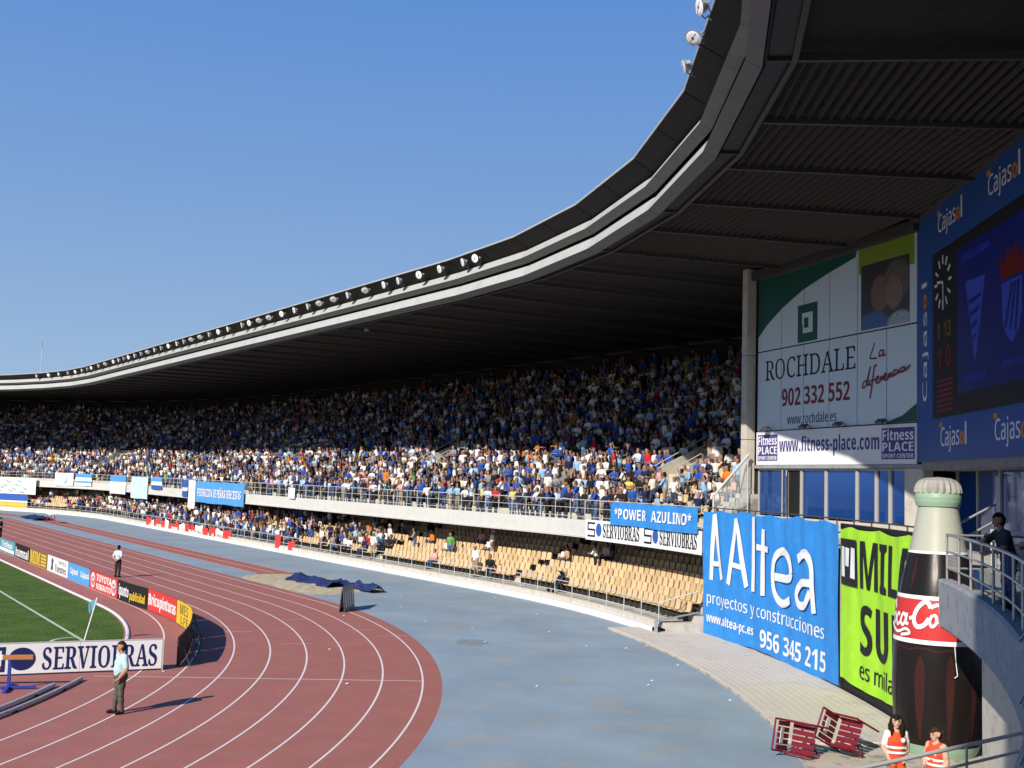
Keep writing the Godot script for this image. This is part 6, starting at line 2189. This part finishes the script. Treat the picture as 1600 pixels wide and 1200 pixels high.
func build_people():
	var sk := skin()
	var j := stand_joints(1.76)
	# guard at the near left, looking left, one arm forward
	j.ell = V(0.25, 1.10, -0.02); j.wrl = V(0.20, 0.90, 0.14)
	j.elr = V(-0.24, 1.11, -0.05); j.wrr = V(-0.22, 0.86, 0.02)
	j.anr += V(-0.03, 0, 0.08); j.tor += V(-0.05, 0, 0.08)
	add_person(j, {"girth": 1.12, "belt": true, "look": Vector3(0, -0.55, 0), "cell": 0.016, "thumbl": V(0, 0, 1)}, [sk, Color(0.035, 0.022, 0.016), Color(0.42, 0.60, 0.64), Color(0.105, 0.095, 0.085), Color(0.02, 0.018, 0.017), Color.WHITE, Color(0.33, 0.14, 0.11), Color(0.02, 0.02, 0.025)], V(-9.61, 0, -28.85), -0.8, "guard in light blue shirt and grey trousers standing beside the long white board", "guards on the track")
	# guard with hands behind the back, turned away
	var k := stand_joints(1.76)
	k.ell = V(0.27, 1.13, -0.10); k.wrl = V(0.06, 0.98, -0.20)
	k.elr = V(-0.27, 1.13, -0.10); k.wrr = V(-0.05, 0.95, -0.20)
	add_person(k, {"belt": true, "cell": 0.02, "look": Vector3(0.1, 0.2, 0), "palml": V(0, 0, -1), "palmr": V(0, 0, -1)}, [sk, Color(0.012, 0.01, 0.01), Color(0.52, 0.66, 0.72), Color(0.045, 0.035, 0.04), Color(0.015, 0.014, 0.014), Color.WHITE, Color(0.33, 0.14, 0.11), Color(0.02, 0.02, 0.025)], V(-21.86, 0, -64.07), PI - 0.25, "guard seen from behind with hands clasped at the back on the track", "guards on the track")
	var l := stand_joints(1.72)
	l.wrl = V(0.12, 1.0, 0.2); l.wrr = V(-0.12, 1.0, 0.2)
	add_person(l, {"undershirt": true, "cell": 0.022, "hair": "cap"}, [sk, Color(0.02, 0.015, 0.012), Color(0.02, 0.03, 0.06), Color(0.08, 0.02, 0.02), Color(0.015, 0.014, 0.014), Color(0.40, 0.52, 0.62), Color(0.33, 0.14, 0.11), Color(0.02, 0.02, 0.025)], V(-41.9, 0, -93.8), 1.0, "guard in dark vest at the left edge of the track", "guards on the track")
	# two first-aiders in orange vests
	var w := stand_joints(1.68)
	w.ell = V(0.24, 1.08, -0.06); w.wrl = V(0.16, 0.90, 0.08)
	w.elr = V(-0.23, 1.07, -0.06); w.wrr = V(-0.16, 0.86, 0.06)
	var vest := Color(0.66, 0.085, 0.035)
	var w1 := add_person(w, {"girth": 0.93, "undershirt": true, "hair": "long", "look": Vector3(-0.05, -0.3, 0), "cell": 0.016}, [Color(0.55, 0.35, 0.26), Color(0.022, 0.012, 0.009), vest, Color(0.62, 0.08, 0.03), Color(0.02, 0.02, 0.02), Color(0.74, 0.74, 0.74), Color(0.44, 0.19, 0.15), Color(0.05, 0.04, 0.035)], V(7.83, 0, -22.84), 0.05, "woman with long dark curls in orange vest beside the giant bottle", "first-aiders in orange")
	vest_marks(w1, 1.0)
	var z := stand_joints(1.58)
	z.elr = V(-0.22, 1.03, 0.02); z.wrr = V(-0.14, 0.9, 0.18)
	var w2 := add_person(z, {"girth": 0.95, "hair": "tied", "look": Vector3(0.05, -0.2, 0), "cell": 0.016, "undershirt": true}, [Color(0.55, 0.35, 0.26), Color(0.05, 0.026, 0.014), vest, Color(0.62, 0.08, 0.03), Color(0.02, 0.02, 0.02), Color(0.55, 0.35, 0.26), Color(0.44, 0.19, 0.15), Color(0.05, 0.04, 0.035)], V(8.38, 0, -22.2), -1.0, "person with tied hair in orange vest behind the foreground handrail", "first-aiders in orange")
	vest_marks(w2, 0.93)
	# men at the near railing, in the shade
	var m := stand_joints(1.78)
	m.chest = V(0, 1.24, 0.08); m.neck = V(0, 1.43, 0.14); m.head = V(0, 1.60, 0.19)
	m.shl = V(0.19, 1.37, 0.13); m.shr = V(-0.19, 1.37, 0.13)
	m.ell = V(0.30, 1.10, 0.25); m.wrl = V(0.18, 1.02, 0.48)
	m.elr = V(-0.28, 1.16, 0.34); m.wrr = V(-0.05, 1.30, 0.42)
	var q := 42.9
	var tt := rt(58.6, q, 4.05)
	add_person(m, {"sleeve": 0, "look": Vector3(0.1, -0.3, 0), "cell": 0.02}, [Color(0.34, 0.19, 0.13), Color(0.02, 0.015, 0.012), Color(0.05, 0.05, 0.06), Color(0.06, 0.10, 0.19), Color(0.02, 0.02, 0.02), Color.WHITE, Color(0.3, 0.12, 0.1), Color(0.02, 0.02, 0.02)], tt.origin, tt.basis.get_euler().y + 0.25, "man in dark shirt leaning on the near railing in the shade", "men at the near railing")
	var n := stand_joints(1.8)
	n.ell = V(0.28, 1.15, 0.05); n.wrl = V(0.10, 1.22, 0.25)
	n.elr = V(-0.28, 1.15, 0.05); n.wrr = V(-0.10, 1.18, 0.25)
	var t2 := rt(58.85, 44.0, 4.05)
	add_person(n, {"sleeve": 0, "look": Vector3(0, 0.4, 0), "cell": 0.022}, [Color(0.34, 0.19, 0.13), Color(0.02, 0.015, 0.012), Color(0.035, 0.09, 0.30), Color(0.04, 0.05, 0.08), Color(0.02, 0.02, 0.02), Color.WHITE, Color(0.3, 0.12, 0.1), Color(0.02, 0.02, 0.02)], t2.origin, t2.basis.get_euler().y - 0.3, "man in blue shirt at the very right edge beside the leaning man", "men at the near railing")
	shade_man(59.5, 43.0, 0.4, Color(0.03, 0.03, 0.035), "man in black behind the man leaning on the near railing")
	shade_man(60.2, 43.6, -0.3, Color(0.10, 0.08, 0.07), "man in brown standing farthest back at the near railing")

func shade_man(r: float, q: float, yaw: float, shirt: Color, label: String):
	var j := stand_joints(1.74)
	j.ell = V(0.27, 1.14, 0.06); j.wrl = V(0.08, 1.16, 0.26)
	var t := rt(r, q, 4.05)
	add_person(j, {"cell": 0.024, "look": Vector3(0, yaw * 0.5, 0)}, [Color(0.34, 0.19, 0.13), Color(0.02, 0.015, 0.012), shirt, Color(0.04, 0.05, 0.08), Color(0.02, 0.02, 0.02), Color.WHITE, Color(0.3, 0.12, 0.1), Color(0.02, 0.02, 0.02)], t.origin, t.basis.get_euler().y + yaw, label, "men at the near railing")

func vest_marks(t: Node3D, k: float):
	# reflective bands round the vest and a round badge, following the body
	for y in [0.98 * k, 1.08 * k]:
		var b := MB.new()
		for i in 24:
			var P := func(a: float, yy: float): return V(cos(a) * 0.212 * k, yy, sin(a) * 0.152 * k + 0.012)
			var a0 := TAU * i / 24.0
			var a1 := TAU * (i + 1) / 24.0
			b.quad(P.call(a1, y), P.call(a0, y), P.call(a0, y + 0.045), P.call(a1, y + 0.045))
		put(b.mesh(), "reflective_band", M.print_white, t)
	var c := MB.new()
	c.lathe(Transform3D(Basis(Vector3.RIGHT, PI / 2), V(0.08, 1.25, 0.125) * k), [Vector2(0.045, 0.02), Vector2(0.045, 0.03), Vector2(0.0, 0.032)], 14)
	put(c.mesh(), "badge", M.print_white, t)

var crowd_meshes := []
var shirts := [["white", Color(0.74, 0.73, 0.72)], ["royal blue", Color(0.028, 0.085, 0.36)], ["light blue", Color(0.26, 0.44, 0.64)], ["red", Color(0.48, 0.03, 0.035)], ["navy", Color(0.016, 0.024, 0.075)], ["black", Color(0.022, 0.02, 0.021)], ["pink", Color(0.66, 0.36, 0.34)], ["tan", Color(0.46, 0.32, 0.20)], ["orange", Color(0.66, 0.19, 0.025)], ["grey", Color(0.24, 0.24, 0.25)], ["yellow", Color(0.62, 0.50, 0.12)], ["green", Color(0.13, 0.34, 0.12)], ["cream", Color(0.66, 0.60, 0.50)], ["pale blue", Color(0.50, 0.62, 0.74)]]
var weights := [27, 22, 9, 4, 11, 12, 3, 2, 1, 4, 1, 1, 5, 8]

func pick_shirt() -> int:
	var t := rng.randi_range(0, 109)
	for i in weights.size():
		t -= weights[i]
		if t < 0: return i
	return 0

func build_crowd():
	var legs := [Color(0.05, 0.065, 0.11), Color(0.03, 0.03, 0.035), Color(0.09, 0.13, 0.22), Color(0.30, 0.25, 0.18)]
	var hairs := [Color(0.016, 0.011, 0.009), Color(0.05, 0.028, 0.016), Color(0.10, 0.06, 0.03), Color(0.68, 0.67, 0.65), Color(0.022, 0.018, 0.016)]
	for kind in 6:
		var f := net(crowd_bones(kind), 0.05, 0.05)
		var row := []
		for i in shirts.size():
			var h: Color = hairs[(i * 2 + kind) % 5]
			if (i + kind) % 7 == 3: h = Color(0.66, 0.66, 0.65)
			elif h.r > 0.5: h = hairs[0]
			row.append(fig_mesh(f, [Color(0.34, 0.19, 0.13) * (0.8 + 0.06 * (i % 5)), h, shirts[i][1], legs[(i + kind) % 4], Color(0.05, 0.045, 0.04)]))
		crowd_meshes.append(row)
	# everyone: [transform, kind, shirt, tier, row, q]
	var all := []
	for k in UROWS:
		var r := up_r(k) + 0.02
		var l := to_len(UEND - 0.5, r)
		while l > to_len(LQ + 1.0, r):
			var q := from_len(l, r)
			l -= 0.48
			if is_aisle(l + 0.48) and rng.randf() < 0.85: continue
			if in_hole(q, k) and rng.randf() < 0.9: continue
			var full := 0.93
			if q > 7.0 and k < 3: full = 0.45
			elif q > 9.0: full = 0.72
			if k > 17: full = 0.75
			if rng.randf() > full: continue
			var up := rng.randf() < (0.34 if k < 7 else 0.18)
			var kind := (3 + rng.randi_range(0, 2)) if up else [0, 0, 0, 1, 1, 2][rng.randi_range(0, 5)] as int
			all.append([person_at(r - (0.30 if up else 0.0) + rng.randf_range(-0.05, 0.05), q + rng.randf_range(-0.1, 0.1), up_h(k)), kind, pick_shirt(), 0, k, q])
	# standing along the parapet railing
	var l2 := to_len(8.0, UF)
	while l2 > -SL:
		if rng.randf() < (0.72 if l2 > -45.0 else 0.4):
			all.append([person_at(UF + 0.62 + rng.randf_range(0, 0.5), from_len(l2, UF), 4.05), [3, 5, 5, 4][rng.randi_range(0, 3)], pick_shirt(), 1, 0, from_len(l2, UF)])
		l2 -= 0.62
	# the lower tier: crowded at the far left, then single people
	for k in 9:
		var r := low_r(k) - 0.24
		var l := to_len(-16.5, r)
		while l > to_len(-112.0, r):
			var q := from_len(l, r)
			l -= 0.54
			var full := 0.72 if q > -98.0 else 0.25
			if k > 6: full *= 0.6
			if q > -30.0: full = 0.30 if k < 7 else 0.12
			if rng.randf() > full: continue
			var up := rng.randf() < 0.2
			all.append([person_at(r - (0.25 if up else 0.0), q + rng.randf_range(-0.1, 0.1), low_h(k)), (3 + rng.randi_range(0, 2)) if up else rng.randi_range(0, 2), pick_shirt(), 2, k, q])
	# [row, q, kind, shirt]
	for a in [[3, -22.5, 3, 8], [2, -18.7, 0, 0], [0, -18.8, 0, 4], [1, -18.2, 1, 2], [1, -17.6, 0, 13], [2, -17.4, 3, 0], [4, -19.5, 0, 5], [4, -18.7, 1, 9], [2, -14.0, 5, 9], [3, -13.3, 0, 8], [0, -9.0, 0, 6], [2, -9.9, 0, 0], [3, -10.6, 1, 11], [2, -9.2, 3, 11], [4, -8.1, 1, 6], [3, -6.3, 0, 0], [3, -5.6, 3, 0], [0, -3.6, 3, 0], [0, -2.4, 1, 5], [3, 1.3, 0, 0], [3, 1.9, 1, 7], [3, 4.7, 5, 0], [4, 4.3, 0, 12], [4, 5.1, 3, 5], [0, -25.7, 3, 0], [0, -24.1, 0, 9], [0, -23.2, 1, 5], [0, -22.1, 0, 13], [1, -22.9, 3, 4], [1, -21.6, 3, 2], [1, -20.6, 1, 0], [2, -20.0, 0, 1]]:
		all.append([person_at(low_r(a[0]) - (0.24 if a[2] < 3 else 0.45), a[1], low_h(a[0])), a[2], a[3], 3, a[0], a[1]])
	# one on the end steps
	var bs := rt(60.3, 16.0, 3.85)
	all.append([bs * Transform3D(Basis(Vector3.UP, 0.3), V(0, 0.0, 0.2)), 1, 5, 4, 0, 14.6])
	# order from the right within each row, to say which is which
	var count := {}
	all.sort_custom(func(x, y): return x[5] > y[5])
	for p in all:
		var key := "%d/%d" % [2 if p[3] == 3 else p[3], p[4]]
		count[key] = count.get(key, 0) + 1
		p.append(count[key])
	all.sort_custom(func(x, y): return (x[0].origin.length() - (12.0 if x[3] > 2 else 0.0)) < (y[0].origin.length() - (12.0 if y[3] > 2 else 0.0)))
	var does := ["sitting", "leaning forward", "arms raised", "standing", "one arm up", "arms folded"]
	for i in mini(300, all.size()):
		var p: Array = all[i]
		var o := put(crowd_meshes[p[1]][p[2]], "person", null)
		o.transform = p[0]
		var sh: String = shirts[p[2]][0]
		var lb := ""
		var gr := "spectators in the upper tier"
		match p[3]:
			0: lb = "person in %s %s, %s row of upper tier, %s from glass screen" % [sh, does[p[1]], ordinal(p[4] + 1), ordinal(p[6])]
			1: lb = "person in %s top standing at the parapet railing, %s from its right end" % [sh, ordinal(p[6])]
			2, 3:
				lb = "person in %s %s, %s row of lower tier, %s from blue banner" % [sh, does[p[1]], ordinal(p[4] + 1), ordinal(p[6])]
				gr = "spectators in the lower tier"
			4: lb = "person in black top sitting on the end steps below the column"
		meta(o, lb, "person", gr)
	var bins := {}
	for i in range(mini(300, all.size()), all.size()):
		var key: int = all[i][1] * 100 + all[i][2]
		if not bins.has(key): bins[key] = []
		bins[key].append(all[i][0])
	var cr := thing("crowd", "dense distant crowd filling both tiers of the stand", "crowd", rv(62, -40, 4.4))
	cr.set_meta("kind", "stuff")
	for key in bins:
		copies(bins[key], crowd_meshes[int(key) / 100][int(key) % 100], "crowd_part", cr, cr.position)

func person_at(r: float, q: float, h: float) -> Transform3D:
	var t := rt(r, q, h)
	var s := rng.randf_range(0.92, 1.08)
	# most look along the pitch towards the far goal or the near bend
	return Transform3D(t.basis * Basis(Vector3.UP, rng.randf_range(-0.8, 0.8)) * Basis(Vector3.RIGHT, rng.randf_range(-0.05, 0.12)) * Basis(Vector3.BACK, rng.randf_range(-0.09, 0.09)) * Basis.from_scale(Vector3(s * rng.randf_range(0.95, 1.1), s, s)), t.origin)
